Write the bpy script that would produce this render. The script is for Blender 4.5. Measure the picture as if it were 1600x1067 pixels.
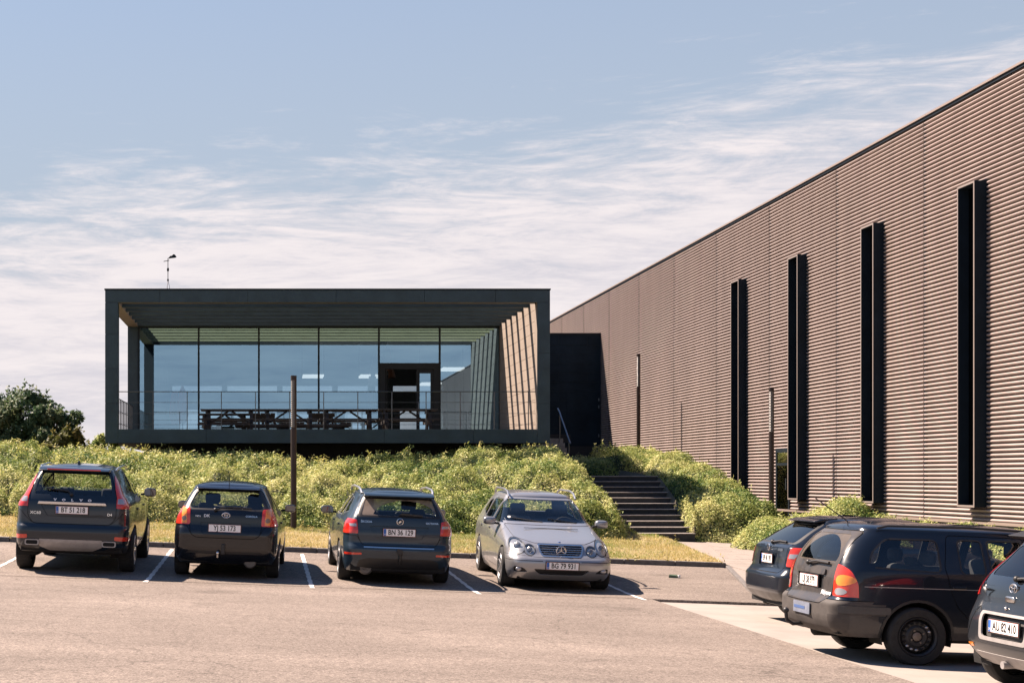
import bpy, bmesh, math, random
import numpy as np
from mathutils import Vector, Matrix

random.seed(7)
RNG = np.random.default_rng(11)
scene = bpy.context.scene
for _o in list(bpy.data.objects):
    bpy.data.objects.remove(_o)
COL = scene.collection
R = math.radians

# ------------------------------------------------------------------ camera
EYE = 1.64
F = 2400.0 / 1600.0 * 36.0
cam_data = bpy.data.cameras.new('camera')
cam_data.sensor_width = 36.0
cam_data.lens = F
cam_data.shift_x = (800 - 415) / 1600.0
cam_data.shift_y = (745 - 533.5) / 1600.0
cam_data.clip_start = 0.1
cam_data.clip_end = 6000
cam = bpy.data.objects.new('camera', cam_data)
cam.location = (0, 0, EYE)
cam.rotation_euler = (R(90), 0, 0)
COL.objects.link(cam)
scene.camera = cam

def at(u, v, d):
    return Vector(((u - 415) * d / 2400.0, d, EYE + (745 - v) * d / 2400.0))

# ------------------------------------------------------------------ sun, sky, exposure
SUN = Vector((-1.0, 0.66, 1.42)).normalized()          # towards the sun
sun_el = math.asin(SUN.z)
sun_az = math.atan2(SUN.x, SUN.y)                       # clockwise from +Y
sd = bpy.data.lights.new('sun', 'SUN')
sd.energy = 5.0
sd.angle = R(0.53)
sd.color = (1.0, 0.81, 0.67)
sun = bpy.data.objects.new('sun', sd)
sun.rotation_euler = (-SUN).to_track_quat('-Z', 'Y').to_euler()
COL.objects.link(sun)

world = bpy.data.worlds.new('World')
scene.world = world
world.use_nodes = True
wn, wl = world.node_tree.nodes, world.node_tree.links
wn.clear()
w_out = wn.new('ShaderNodeOutputWorld')
w_bg = wn.new('ShaderNodeBackground')
w_bg.inputs['Strength'].default_value = 0.05
sky = wn.new('ShaderNodeTexSky')
sky.sky_type = 'NISHITA'
sky.sun_disc = False
sky.sun_elevation = sun_el
sky.sun_rotation = sun_az
sky.altitude = 0
sky.air_density = 1.0
sky.dust_density = 0.5
sky.ozone_density = 1.6
tc = wn.new('ShaderNodeTexCoord')
sep = wn.new('ShaderNodeSeparateXYZ')
wl.new(tc.outputs['Generated'], sep.inputs[0])

def wmath(op, a, b=None, c=None, clamp=False):
    n = wn.new('ShaderNodeMath'); n.operation = op; n.use_clamp = clamp
    for i, q in enumerate((a, b, c)):
        if q is None: continue
        if isinstance(q, (int, float)): n.inputs[i].default_value = q
        else: wl.new(q, n.inputs[i])
    return n.outputs[0]

def wnoise(sx, sy, sz, scale, detail, rough, dist=0.0, rot=0.0):
    mp = wn.new('ShaderNodeMapping'); mp.inputs['Scale'].default_value = (sx, sy, sz)
    mp.inputs['Rotation'].default_value = (0, rot, 0)
    wl.new(tc.outputs['Generated'], mp.inputs[0])
    n = wn.new('ShaderNodeTexNoise'); n.inputs['Scale'].default_value = scale
    n.inputs['Detail'].default_value = detail; n.inputs['Roughness'].default_value = rough
    n.inputs['Distortion'].default_value = dist
    wl.new(mp.outputs[0], n.inputs['Vector'])
    return n.outputs['Fac']

# high thin cirrus: a veil that thickens towards the horizon, drawn out in long low streaks
streak = wnoise(1.2, 1.2, 7.5, 5.5, 11, 0.68, 0.8, R(8))
big = wnoise(1.0, 1.0, 3.0, 1.7, 4, 0.55, 0.4)
fine = wnoise(2.2, 2.2, 16.0, 9.0, 8, 0.7, 0.6, R(12))
tilt = wmath('ADD', sep.outputs['Z'], wmath('MULTIPLY', sep.outputs['X'], -0.14))
veil = wmath('MULTIPLY', wmath('SUBTRACT', 0.195, tilt), 13.0)
veil = wmath('ADD', veil, wmath('MULTIPLY', wmath('SUBTRACT', streak, 0.5), 2.7))
veil = wmath('ADD', veil, wmath('MULTIPLY', wmath('SUBTRACT', big, 0.5), 0.9))
veil = wmath('ADD', veil, wmath('MULTIPLY', wmath('SUBTRACT', fine, 0.5), 1.3))
ss = wn.new('ShaderNodeMapRange'); ss.interpolation_type = 'SMOOTHSTEP'
ss.inputs['From Min'].default_value = -0.15; ss.inputs['From Max'].default_value = 1.05
ss.inputs['To Min'].default_value = 0.0; ss.inputs['To Max'].default_value = 0.9
wl.new(veil, ss.inputs['Value'])
hz = wn.new('ShaderNodeMapRange'); hz.interpolation_type = 'SMOOTHSTEP'
hz.inputs['From Min'].default_value = 0.17; hz.inputs['From Max'].default_value = 0.0
hz.inputs['To Min'].default_value = 0.0; hz.inputs['To Max'].default_value = 0.95
wl.new(sep.outputs['Z'], hz.inputs['Value'])
cov = wmath('MAXIMUM', ss.outputs[0], hz.outputs[0])
# the clear sky, a little milky and violet
tint = wn.new('ShaderNodeMix'); tint.data_type = 'RGBA'; tint.blend_type = 'MULTIPLY'
tint.inputs['Factor'].default_value = 1.0
wl.new(sky.outputs[0], tint.inputs['A']); tint.inputs['B'].default_value = (0.66, 0.83, 1.02, 1)
# low haze, pale and a little violet, thinning out upwards
hm = wn.new('ShaderNodeMapRange'); hm.interpolation_type = 'SMOOTHSTEP'
hm.inputs['From Min'].default_value = 0.75; hm.inputs['From Max'].default_value = 0.02
hm.inputs['To Min'].default_value = 0.0; hm.inputs['To Max'].default_value = 1.0
wl.new(sep.outputs['Z'], hm.inputs['Value'])
hmix = wn.new('ShaderNodeMix'); hmix.data_type = 'RGBA'
wl.new(hm.outputs[0], hmix.inputs['Factor']); wl.new(tint.outputs['Result'], hmix.inputs['A'])
hmix.inputs['B'].default_value = (3.3, 3.65, 4.1, 1)
cm = wn.new('ShaderNodeMix'); cm.data_type = 'RGBA'
wl.new(cov, cm.inputs['Factor'])
wl.new(hmix.outputs['Result'], cm.inputs['A'])
# the sheet itself varies between bright fibres and thinner lilac-grey gaps
cvar = wn.new('ShaderNodeMix'); cvar.data_type = 'RGBA'
cr_ = wn.new('ShaderNodeMapRange'); cr_.interpolation_type = 'SMOOTHSTEP'
cr_.inputs['From Min'].default_value = 0.36; cr_.inputs['From Max'].default_value = 0.62
wl.new(wmath('ADD', wmath('MULTIPLY', streak, 0.6), wmath('MULTIPLY', fine, 0.4)), cr_.inputs['Value'])
wl.new(cr_.outputs[0], cvar.inputs['Factor'])
cvar.inputs['A'].default_value = (4.75, 4.5, 4.85, 1); cvar.inputs['B'].default_value = (6.3, 5.75, 5.75, 1)
wl.new(cvar.outputs['Result'], cm.inputs['B'])
wl.new(cm.outputs['Result'], w_bg.inputs['Color'])
wl.new(w_bg.outputs[0], w_out.inputs[0])

scene.view_settings.view_transform = 'Standard'
scene.view_settings.look = 'None'
scene.view_settings.gamma = 1.0
scene.view_settings.use_curve_mapping = False
scene.view_settings.exposure = 1.62
scene.render.engine = 'CYCLES'
scene.cycles.max_bounces = 8
scene.cycles.diffuse_bounces = 1
scene.cycles.glossy_bounces = 4
scene.cycles.transmission_bounces = 6
scene.cycles.transparent_max_bounces = 12
scene.cycles.caustics_reflective = False
scene.cycles.caustics_refractive = False
scene.cycles.use_denoising = True
scene.cycles.sample_clamp_indirect = 4.0

# ------------------------------------------------------------------ materials
MATS = {}
def nt(name):
    m = bpy.data.materials.new(name); m.use_nodes = True
    n, l = m.node_tree.nodes, m.node_tree.links
    return m, n, l, n['Principled BSDF']

def mat(name, col, rough=0.6, metal=0.0, var=0.0, vscale=8.0, bump=0.0, bscale=60.0, bdist=0.01,
        coat=0.0, col2=None, spec=0.5, stretch=None, emit=None, estr=0.0):
    if name in MATS: return MATS[name]
    m, n, l, b = nt(name)
    b.inputs['Roughness'].default_value = rough
    b.inputs['Metallic'].default_value = metal
    b.inputs['Specular IOR Level'].default_value = spec
    if coat:
        b.inputs['Coat Weight'].default_value = coat
        b.inputs['Coat Roughness'].default_value = 0.03
    b.inputs['Base Color'].default_value = (*col, 1)
    if var or bump:
        t = n.new('ShaderNodeTexCoord'); mp = n.new('ShaderNodeMapping')
        l.new(t.outputs['Object'], mp.inputs[0])
        if stretch: mp.inputs['Scale'].default_value = stretch
    if var:
        nz = n.new('ShaderNodeTexNoise'); nz.inputs['Scale'].default_value = vscale
        nz.inputs['Detail'].default_value = 6; nz.inputs['Roughness'].default_value = 0.65
        l.new(mp.outputs[0], nz.inputs['Vector'])
        cr = n.new('ShaderNodeValToRGB')
        c2 = col2 or tuple(min(1, c * (1 + var)) for c in col)
        c1 = tuple(c * (1 - var) for c in col) if col2 is None else col
        cr.color_ramp.elements[0].position = 0.32; cr.color_ramp.elements[1].position = 0.68
        cr.color_ramp.elements[0].color = (*c1, 1); cr.color_ramp.elements[1].color = (*c2, 1)
        l.new(nz.outputs['Fac'], cr.inputs[0]); l.new(cr.outputs[0], b.inputs['Base Color'])
    if bump:
        nb = n.new('ShaderNodeTexNoise'); nb.inputs['Scale'].default_value = bscale
        nb.inputs['Detail'].default_value = 4
        l.new(mp.outputs[0], nb.inputs['Vector'])
        bp = n.new('ShaderNodeBump'); bp.inputs['Strength'].default_value = bump
        bp.inputs['Distance'].default_value = bdist
        l.new(nb.outputs['Fac'], bp.inputs['Height']); l.new(bp.outputs[0], b.inputs['Normal'])
    if emit:
        b.inputs['Emission Color'].default_value = (*emit, 1); b.inputs['Emission Strength'].default_value = estr
    MATS[name] = m
    return m

def glass_mat(name, tint=(0.7, 0.75, 0.78), refl=0.12, rcol=(1, 1, 1), ior_edge=True, dust=0.0, dcol=(0.3, 0.25, 0.2)):
    """thin pane: tinted see-through plus a mirror layer; optional dust film"""
    if name in MATS: return MATS[name]
    m = bpy.data.materials.new(name); m.use_nodes = True
    n, l = m.node_tree.nodes, m.node_tree.links
    n.clear()
    o = n.new('ShaderNodeOutputMaterial')
    tr = n.new('ShaderNodeBsdfTransparent'); tr.inputs[0].default_value = (*tint, 1)
    gl = n.new('ShaderNodeBsdfGlossy'); gl.inputs['Color'].default_value = (*rcol, 1); gl.inputs['Roughness'].default_value = 0.0
    lw = n.new('ShaderNodeLayerWeight'); lw.inputs['Blend'].default_value = 0.5
    pw = n.new('ShaderNodeMath'); pw.operation = 'POWER'; pw.inputs[1].default_value = 5.0
    l.new(lw.outputs['Facing'], pw.inputs[0])
    ma = n.new('ShaderNodeMath'); ma.operation = 'MULTIPLY_ADD'; ma.use_clamp = True
    l.new(pw.outputs[0], ma.inputs[0]); ma.inputs[1].default_value = 0.9 - refl; ma.inputs[2].default_value = refl + 0.05
    mx = n.new('ShaderNodeMixShader')
    l.new(ma.outputs[0], mx.inputs[0]); l.new(tr.outputs[0], mx.inputs[1]); l.new(gl.outputs[0], mx.inputs[2])
    last = mx.outputs[0]
    if dust:
        df = n.new('ShaderNodeBsdfDiffuse'); df.inputs[0].default_value = (*dcol, 1)
        tl = n.new('ShaderNodeBsdfTranslucent'); tl.inputs[0].default_value = (*dcol, 1)
        dm = n.new('ShaderNodeMixShader'); dm.inputs[0].default_value = 0.4
        l.new(df.outputs[0], dm.inputs[1]); l.new(tl.outputs[0], dm.inputs[2])
        t = n.new('ShaderNodeTexCoord'); nz = n.new('ShaderNodeTexNoise'); nz.inputs['Scale'].default_value = 5; nz.inputs['Detail'].default_value = 6
        l.new(t.outputs['Object'], nz.inputs['Vector'])
        mr = n.new('ShaderNodeMapRange'); mr.inputs['From Min'].default_value = 0.3; mr.inputs['From Max'].default_value = 0.75
        mr.inputs['To Min'].default_value = dust * 0.7; mr.inputs['To Max'].default_value = dust * 1.2
        l.new(nz.outputs['Fac'], mr.inputs['Value'])
        m2 = n.new('ShaderNodeMixShader')
        l.new(mr.outputs[0], m2.inputs[0]); l.new(last, m2.inputs[1]); l.new(dm.outputs[0], m2.inputs[2])
        last = m2.outputs[0]
    l.new(last, o.inputs[0])
    MATS[name] = m
    return m

def paint_mat(name, col, metal=0.35, rough=0.32, dust=0.0, dcol=(0.16, 0.135, 0.115)):
    """car paint: coloured base under clear coat, trim colour inside the shell, road dust"""
    if name in MATS: return MATS[name]
    m, n, l, b = nt(name)
    b.inputs['Base Color'].default_value = (*col, 1)
    b.inputs['Metallic'].default_value = metal; b.inputs['Roughness'].default_value = rough
    b.inputs['Coat Weight'].default_value = 0.75; b.inputs['Coat Roughness'].default_value = 0.04; b.inputs['Specular IOR Level'].default_value = 0.3
    t = n.new('ShaderNodeTexCoord')
    nz = n.new('ShaderNodeTexNoise'); nz.inputs['Scale'].default_value = 3.5; nz.inputs['Detail'].default_value = 8; nz.inputs['Roughness'].default_value = 0.7
    mp = n.new('ShaderNodeMapping'); mp.inputs['Scale'].default_value = (2.2, 1, 0.8)
    l.new(t.outputs['Object'], mp.inputs[0]); l.new(mp.outputs[0], nz.inputs['Vector'])
    mr = n.new('ShaderNodeMapRange'); mr.inputs['From Min'].default_value = 0.35; mr.inputs['From Max'].default_value = 0.7
    mr.inputs['To Min'].default_value = dust * 0.5; mr.inputs['To Max'].default_value = min(1, dust * 1.4)
    l.new(nz.outputs['Fac'], mr.inputs['Value'])
    dd = n.new('ShaderNodeBsdfDiffuse'); dd.inputs[0].default_value = (*dcol, 1)
    mx = n.new('ShaderNodeMixShader')
    l.new(mr.outputs[0], mx.inputs[0]); l.new(b.outputs[0], mx.inputs[1]); l.new(dd.outputs[0], mx.inputs[2])
    trim = n.new('ShaderNodeBsdfDiffuse'); trim.inputs[0].default_value = (0.02, 0.02, 0.022, 1)
    ge = n.new('ShaderNodeNewGeometry')
    m2 = n.new('ShaderNodeMixShader')
    l.new(ge.outputs['Backfacing'], m2.inputs[0]); l.new(mx.outputs[0], m2.inputs[1]); l.new(trim.outputs[0], m2.inputs[2])
    l.new(m2.outputs[0], n['Material Output'].inputs[0])
    MATS[name] = m
    return m

def leaf_mat(name, c1, c2, c3, trans=0.35):
    if name in MATS: return MATS[name]
    m = bpy.data.materials.new(name); m.use_nodes = True
    n, l = m.node_tree.nodes, m.node_tree.links
    n.clear()
    o = n.new('ShaderNodeOutputMaterial')
    at_ = n.new('ShaderNodeAttribute'); at_.attribute_name = 'tone'
    cr = n.new('ShaderNodeValToRGB')
    e = cr.color_ramp.elements
    e[0].position = 0.0; e[0].color = (*c1, 1); e[1].position = 1.0; e[1].color = (*c3, 1)
    k = e.new(0.55); k.color = (*c2, 1)
    l.new(at_.outputs['Fac'], cr.inputs[0])
    pb = n.new('ShaderNodeBsdfPrincipled'); pb.inputs['Roughness'].default_value = 0.55
    pb.inputs['Specular IOR Level'].default_value = 0.3
    l.new(cr.outputs[0], pb.inputs['Base Color'])
    tl = n.new('ShaderNodeBsdfTranslucent'); l.new(cr.outputs[0], tl.inputs[0])
    mx = n.new('ShaderNodeMixShader'); mx.inputs[0].default_value = trans
    l.new(pb.outputs[0], mx.inputs[1]); l.new(tl.outputs[0], mx.inputs[2])
    l.new(mx.outputs[0], o.inputs[0])
    MATS[name] = m
    return m

# ------------------------------------------------------------------ mesh helpers
class MB:
    def __init__(s): s.v = []; s.f = []
    def add(s, vs, fs):
        o = len(s.v); s.v += [tuple(p) for p in vs]; s.f += [tuple(i + o for i in q) for q in fs]; return s
    def box(s, x0, x1, y0, y1, z0, z1):
        v = [(x, y, z) for z in (z0, z1) for y in (y0, y1) for x in (x0, x1)]
        return s.add(v, [(0, 2, 3, 1), (4, 5, 7, 6), (0, 1, 5, 4), (2, 6, 7, 3), (0, 4, 6, 2), (1, 3, 7, 5)])
    def bar(s, a, b, w, h, up=(0, 0, 1)):
        a, b = Vector(a), Vector(b); d = (b - a).normalized(); u = Vector(up)
        x = d.cross(u)
        if x.length < 1e-4: x = d.cross(Vector((0, 1, 0)))
        x.normalize(); u = x.cross(d)
        v = []
        for p in (a, b):
            for sx, sz in ((-1, -1), (1, -1), (1, 1), (-1, 1)):
                v.append(p + x * sx * w / 2 + u * sz * h / 2)
        return s.add(v, [(3, 2, 1, 0), (4, 5, 6, 7), (0, 1, 5, 4), (1, 2, 6, 5), (2, 3, 7, 6), (3, 0, 4, 7)])
    def tube(s, pts, r, n=8, r2=None, caps=True):
        pts = [Vector(p) for p in pts]; k = len(pts); v = []; f = []
        nrm = None
        for i, p in enumerate(pts):
            d = (pts[min(i + 1, k - 1)] - pts[max(i - 1, 0)]).normalized()
            if nrm is None:
                nrm = d.cross(Vector((0, 0, 1)))
                if nrm.length < 1e-3: nrm = d.cross(Vector((1, 0, 0)))
            nrm = (nrm - d * nrm.dot(d)).normalized(); bi = d.cross(nrm)
            rr = r if r2 is None else r + (r2 - r) * i / (k - 1)
            for j in range(n):
                a = 2 * math.pi * j / n
                v.append(p + nrm * math.cos(a) * rr + bi * math.sin(a) * rr)
        for i in range(k - 1):
            for j in range(n):
                f.append((i * n + j, i * n + (j + 1) % n, (i + 1) * n + (j + 1) % n, (i + 1) * n + j))
        if caps:
            f.append(tuple(range(n - 1, -1, -1))); f.append(tuple((k - 1) * n + j for j in range(n)))
        return s.add(v, f)
    def prism(s, poly, ax, a, b):
        """poly 2D; ax 'x': (y,z) 'y': (x,z) 'z': (x,y)"""
        n = len(poly)
        def p3(p, t): return (t, p[0], p[1]) if ax == 'x' else (p[0], t, p[1]) if ax == 'y' else (p[0], p[1], t)
        v = [p3(p, a) for p in poly] + [p3(p, b) for p in poly]
        f = [tuple(range(n)), tuple(range(2 * n - 1, n - 1, -1))]
        f += [(i, (i + 1) % n, n + (i + 1) % n, n + i)[::-1] for i in range(n)]
        return s.add(v, f)
    def lathe(s, prof, n=24, axis='x', c=(0, 0, 0)):
        """prof: (axial, radius)"""
        v = []; f = []; k = len(prof)
        for a, r in prof:
            for j in range(n):
                t = 2 * math.pi * j / n; p, q = r * math.cos(t), r * math.sin(t)
                w = (a, p, q) if axis == 'x' else (p, a, q) if axis == 'y' else (p, q, a)
                v.append((w[0] + c[0], w[1] + c[1], w[2] + c[2]))
        for i in range(k - 1):
            for j in range(n):
                f.append((i * n + j, i * n + (j + 1) % n, (i + 1) * n + (j + 1) % n, (i + 1) * n + j))
        return s.add(v, f)
    def ball(s, c, r, nu=12, nv=8):
        v = []; f = []
        rx, ry, rz = r if isinstance(r, (tuple, list)) else (r, r, r)
        for i in range(nv + 1):
            t = math.pi * i / nv
            for j in range(nu):
                p = 2 * math.pi * j / nu
                v.append((c[0] + rx * math.sin(t) * math.cos(p), c[1] + ry * math.sin(t) * math.sin(p), c[2] + rz * math.cos(t)))
        for i in range(nv):
            for j in range(nu):
                f.append((i * nu + j, (i + 1) * nu + j, (i + 1) * nu + (j + 1) % nu, i * nu + (j + 1) % nu))
        return s.add(v, f)
    def mesh(s, name, m=None, smooth=False):
        me = bpy.data.meshes.new(name); me.from_pydata(s.v, [], s.f)
        bm = bmesh.new(); bm.from_mesh(me); bmesh.ops.remove_doubles(bm, verts=bm.verts, dist=1e-6)
        bmesh.ops.recalc_face_normals(bm, faces=bm.faces); bm.to_mesh(me); bm.free()
        if m: me.materials.append(m)
        if smooth:
            for p in me.polygons: p.use_smooth = True
        return me
    def build(s, name, m, parent=None, smooth=False, bevel=0.0, loc=None):
        o = bpy.data.objects.new(name, s.mesh(name, m, smooth)); COL.objects.link(o)
        if parent: o.parent = parent
        if loc is not None: o.location = loc
        if bevel:
            b = o.modifiers.new('bevel', 'BEVEL'); b.width = bevel; b.segments = 2; b.limit_method = 'ANGLE'
        if smooth:
            try: o.data.set_sharp_from_angle(angle=R(38))
            except Exception: pass
        return o

def link_mesh(name, me, parent=None, loc=None, rot=None):
    o = bpy.data.objects.new(name, me); COL.objects.link(o)
    if parent: o.parent = parent
    if loc is not None: o.location = loc
    if rot is not None: o.rotation_euler = rot
    return o
def tag(o, label=None, cat=None, group=None, kind=None):
    if label: o['label'] = label
    if cat: o['category'] = cat
    if group: o['group'] = group
    if kind: o['kind'] = kind
    return o
def empty(name, loc=(0, 0, 0), rz=0.0):
    o = bpy.data.objects.new(name, None); COL.objects.link(o); o.location = loc; o.rotation_euler = (0, 0, rz)
    o.empty_display_size = 0.2
    return o
def copy_tree(o, parent=None):
    c = o.copy(); COL.objects.link(c); c.parent = parent
    for ch in list(o.children): copy_tree(ch, c)
    return c
def text_mesh(body, size, m, name='lettering', sx=1.0, ext=0.0008, bold=0.0):
    cu = bpy.data.curves.new('t', 'FONT'); cu.body = body; cu.size = size; cu.extrude = ext
    cu.align_x = 'CENTER'; cu.align_y = 'CENTER'; cu.offset = bold; cu.resolution_u = 3
    ob = bpy.data.objects.new('t', cu)
    me = ob.to_mesh().copy()
    bpy.data.objects.remove(ob); bpy.data.curves.remove(cu)
    me.name = name
    me.transform(Matrix.Diagonal((sx, 1, 1, 1)))
    me.materials.clear(); me.materials.append(m)
    return me
def np_mesh(name, verts, quads, m, tone=None, smooth=False, tris=False):
    """fast mesh from arrays; quads (N,4) or tris (N,3) indices"""
    k = quads.shape[1]
    me = bpy.data.meshes.new(name)
    me.vertices.add(len(verts)); me.vertices.foreach_set('co', verts.astype(np.float32).ravel())
    me.loops.add(quads.size); me.loops.foreach_set('vertex_index', quads.astype(np.int32).ravel())
    me.polygons.add(len(quads)); me.polygons.foreach_set('loop_start', np.arange(0, quads.size, k, dtype=np.int32))
    me.polygons.foreach_set('loop_total', np.full(len(quads), k, dtype=np.int32))
    if smooth: me.polygons.foreach_set('use_smooth', np.ones(len(quads), dtype=bool))
    me.update(calc_edges=True)
    if tone is not None:
        a = me.attributes.new('tone', 'FLOAT', 'FACE'); a.data.foreach_set('value', tone.astype(np.float32))
    me.materials.append(m)
    return me
def smoothstep(a, b, x):
    t = np.clip((np.asarray(x, float) - a) / (b - a), 0, 1); return t * t * (3 - 2 * t)
def pchip(xs, ys, x):
    xs, ys = np.asarray(xs, float), np.asarray(ys, float)
    h = np.diff(xs); d = np.diff(ys) / h; m = np.zeros(len(xs))
    m[0], m[-1] = d[0], d[-1]
    for i in range(1, len(xs) - 1):
        if d[i - 1] * d[i] > 0:
            w1, w2 = 2 * h[i] + h[i - 1], h[i] + 2 * h[i - 1]
            m[i] = (w1 + w2) / (w1 / d[i - 1] + w2 / d[i])
    x = np.clip(np.asarray(x, float), xs[0], xs[-1])
    i = np.clip(np.searchsorted(xs, x) - 1, 0, len(h) - 1)
    t = (x - xs[i]) / h[i]
    return ((1 + 2 * t) * (1 - t) ** 2 * ys[i] + t * (1 - t) ** 2 * h[i] * m[i] + t * t * (3 - 2 * t) * ys[i + 1] + t * t * (t - 1) * h[i] * m[i + 1])
# smooth value noise on a lattice, for land and foliage shapes
_LAT = RNG.random((64, 64))
def vnoise(x, y, s):
    x = np.asarray(x, float) * s + 100.3; y = np.asarray(y, float) * s + 57.7
    xi, yi = np.floor(x).astype(int), np.floor(y).astype(int); fx, fy = x - xi, y - yi
    fx, fy = fx * fx * (3 - 2 * fx), fy * fy * (3 - 2 * fy)
    a = _LAT[xi % 64, yi % 64]; b = _LAT[(xi + 1) % 64, yi % 64]; c = _LAT[xi % 64, (yi + 1) % 64]; d = _LAT[(xi + 1) % 64, (yi + 1) % 64]
    return (a * (1 - fx) + b * fx) * (1 - fy) + (c * (1 - fx) + d * fx) * fy - 0.5
# ================================================================== SETTING
def G(x, y):
    """height of the car park surface: falls to the right, rises gently under the far bays"""
    x = np.clip(x, -14, 14.5); y = np.asarray(y, float)
    s = np.where(y < 23.0, 0.0, np.where(y < 24.4, (y - 23.0) ** 2 / 2.8, y - 23.7))
    return -0.036 * x + 0.03 * np.minimum(s, 20)
def Gs(x, y): return float(G(np.float64(x), np.float64(y)))

KERB_Y, PATH_X, ST_X0, ST_X1, ST_Y = 30.0, 9.05, 8.3, 10.5, 37.5
def T(x, y):
    """soil level of the land everywhere"""
    x = np.asarray(x, float); y = np.asarray(y, float)
    g = G(x, np.minimum(y, 40))
    lot = g - 0.10
    grass = g + 0.075 + 0.045 * np.clip(y - KERB_Y, 0, 4.2)
    top = 1.58 - 0.06 * np.clip(x, -9, 0.5) + 0.20 * smoothstep(2.5, 5.5, x) + 0.10 * vnoise(x, y, 0.35)
    bank = np.clip((y + 0.5 * vnoise(x, y, 0.5) - 33.8) / 6.9, 0, 1) ** 0.85
    bank = bank * (1 - smoothstep(8.0, 8.5, x) * (y < 37.55))
    left = grass + (top - grass) * bank
    g2 = g + 0.02
    rb = smoothstep(36.2, 47.5, y)
    right = g2 + (1.95 - g2) * rb
    gut = smoothstep(12.35, 12.95, x) * (1 - smoothstep(46, 52, y))
    right = right * (1 - gut) + np.minimum(right, 0.5) * gut
    steps = np.where(y < ST_Y, g + 0.0, np.minimum(g + 0.16 + (y - ST_Y) * 0.395, 1.62 + 0.04 * np.clip(y - 42, 0, 14))) - 0.22
    wl_ = smoothstep(ST_X0 - 0.1, ST_X0 + 0.15, x) * (1 - smoothstep(ST_X1 - 0.1, ST_X1 + 0.15, x)) * (y > 36)
    wr_ = smoothstep(ST_X1 - 0.1, ST_X1 + 0.15, x)
    z = left * (1 - np.maximum(wl_, wr_)) + steps * wl_ + right * wr_ * (1 - wl_)
    pathz = g - 0.06
    vergez = g + 0.72 * smoothstep(12.5, 13.95, x)
    z = np.where((x > PATH_X - 0.02) & (y < 37.6), np.minimum(pathz, right), z)
    z = np.where((x > 12.5) & (y < 40), np.maximum(np.where(y > 37.6, z, -9), vergez), z)
    z = np.where((y < KERB_Y + 0.05) & (x <= 12.5), lot, z)
    far = smoothstep(70, 400, y)
    return z * (1 - far) + 0.4 * far
def grid_mesh(name, xs, ys, fn, m, smooth=True):
    X, Y = np.meshgrid(xs, ys); Z = fn(X, Y)
    v = np.stack([X, Y, Z], -1).reshape(-1, 3); nx, ny = len(xs), len(ys)
    i = (np.arange(ny - 1)[:, None] * nx + np.arange(nx - 1)[None, :]).ravel()
    q = np.stack([i, i + 1, i + nx + 1, i + nx], 1)
    return np_mesh(name, v, q, m, smooth=smooth)

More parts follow.
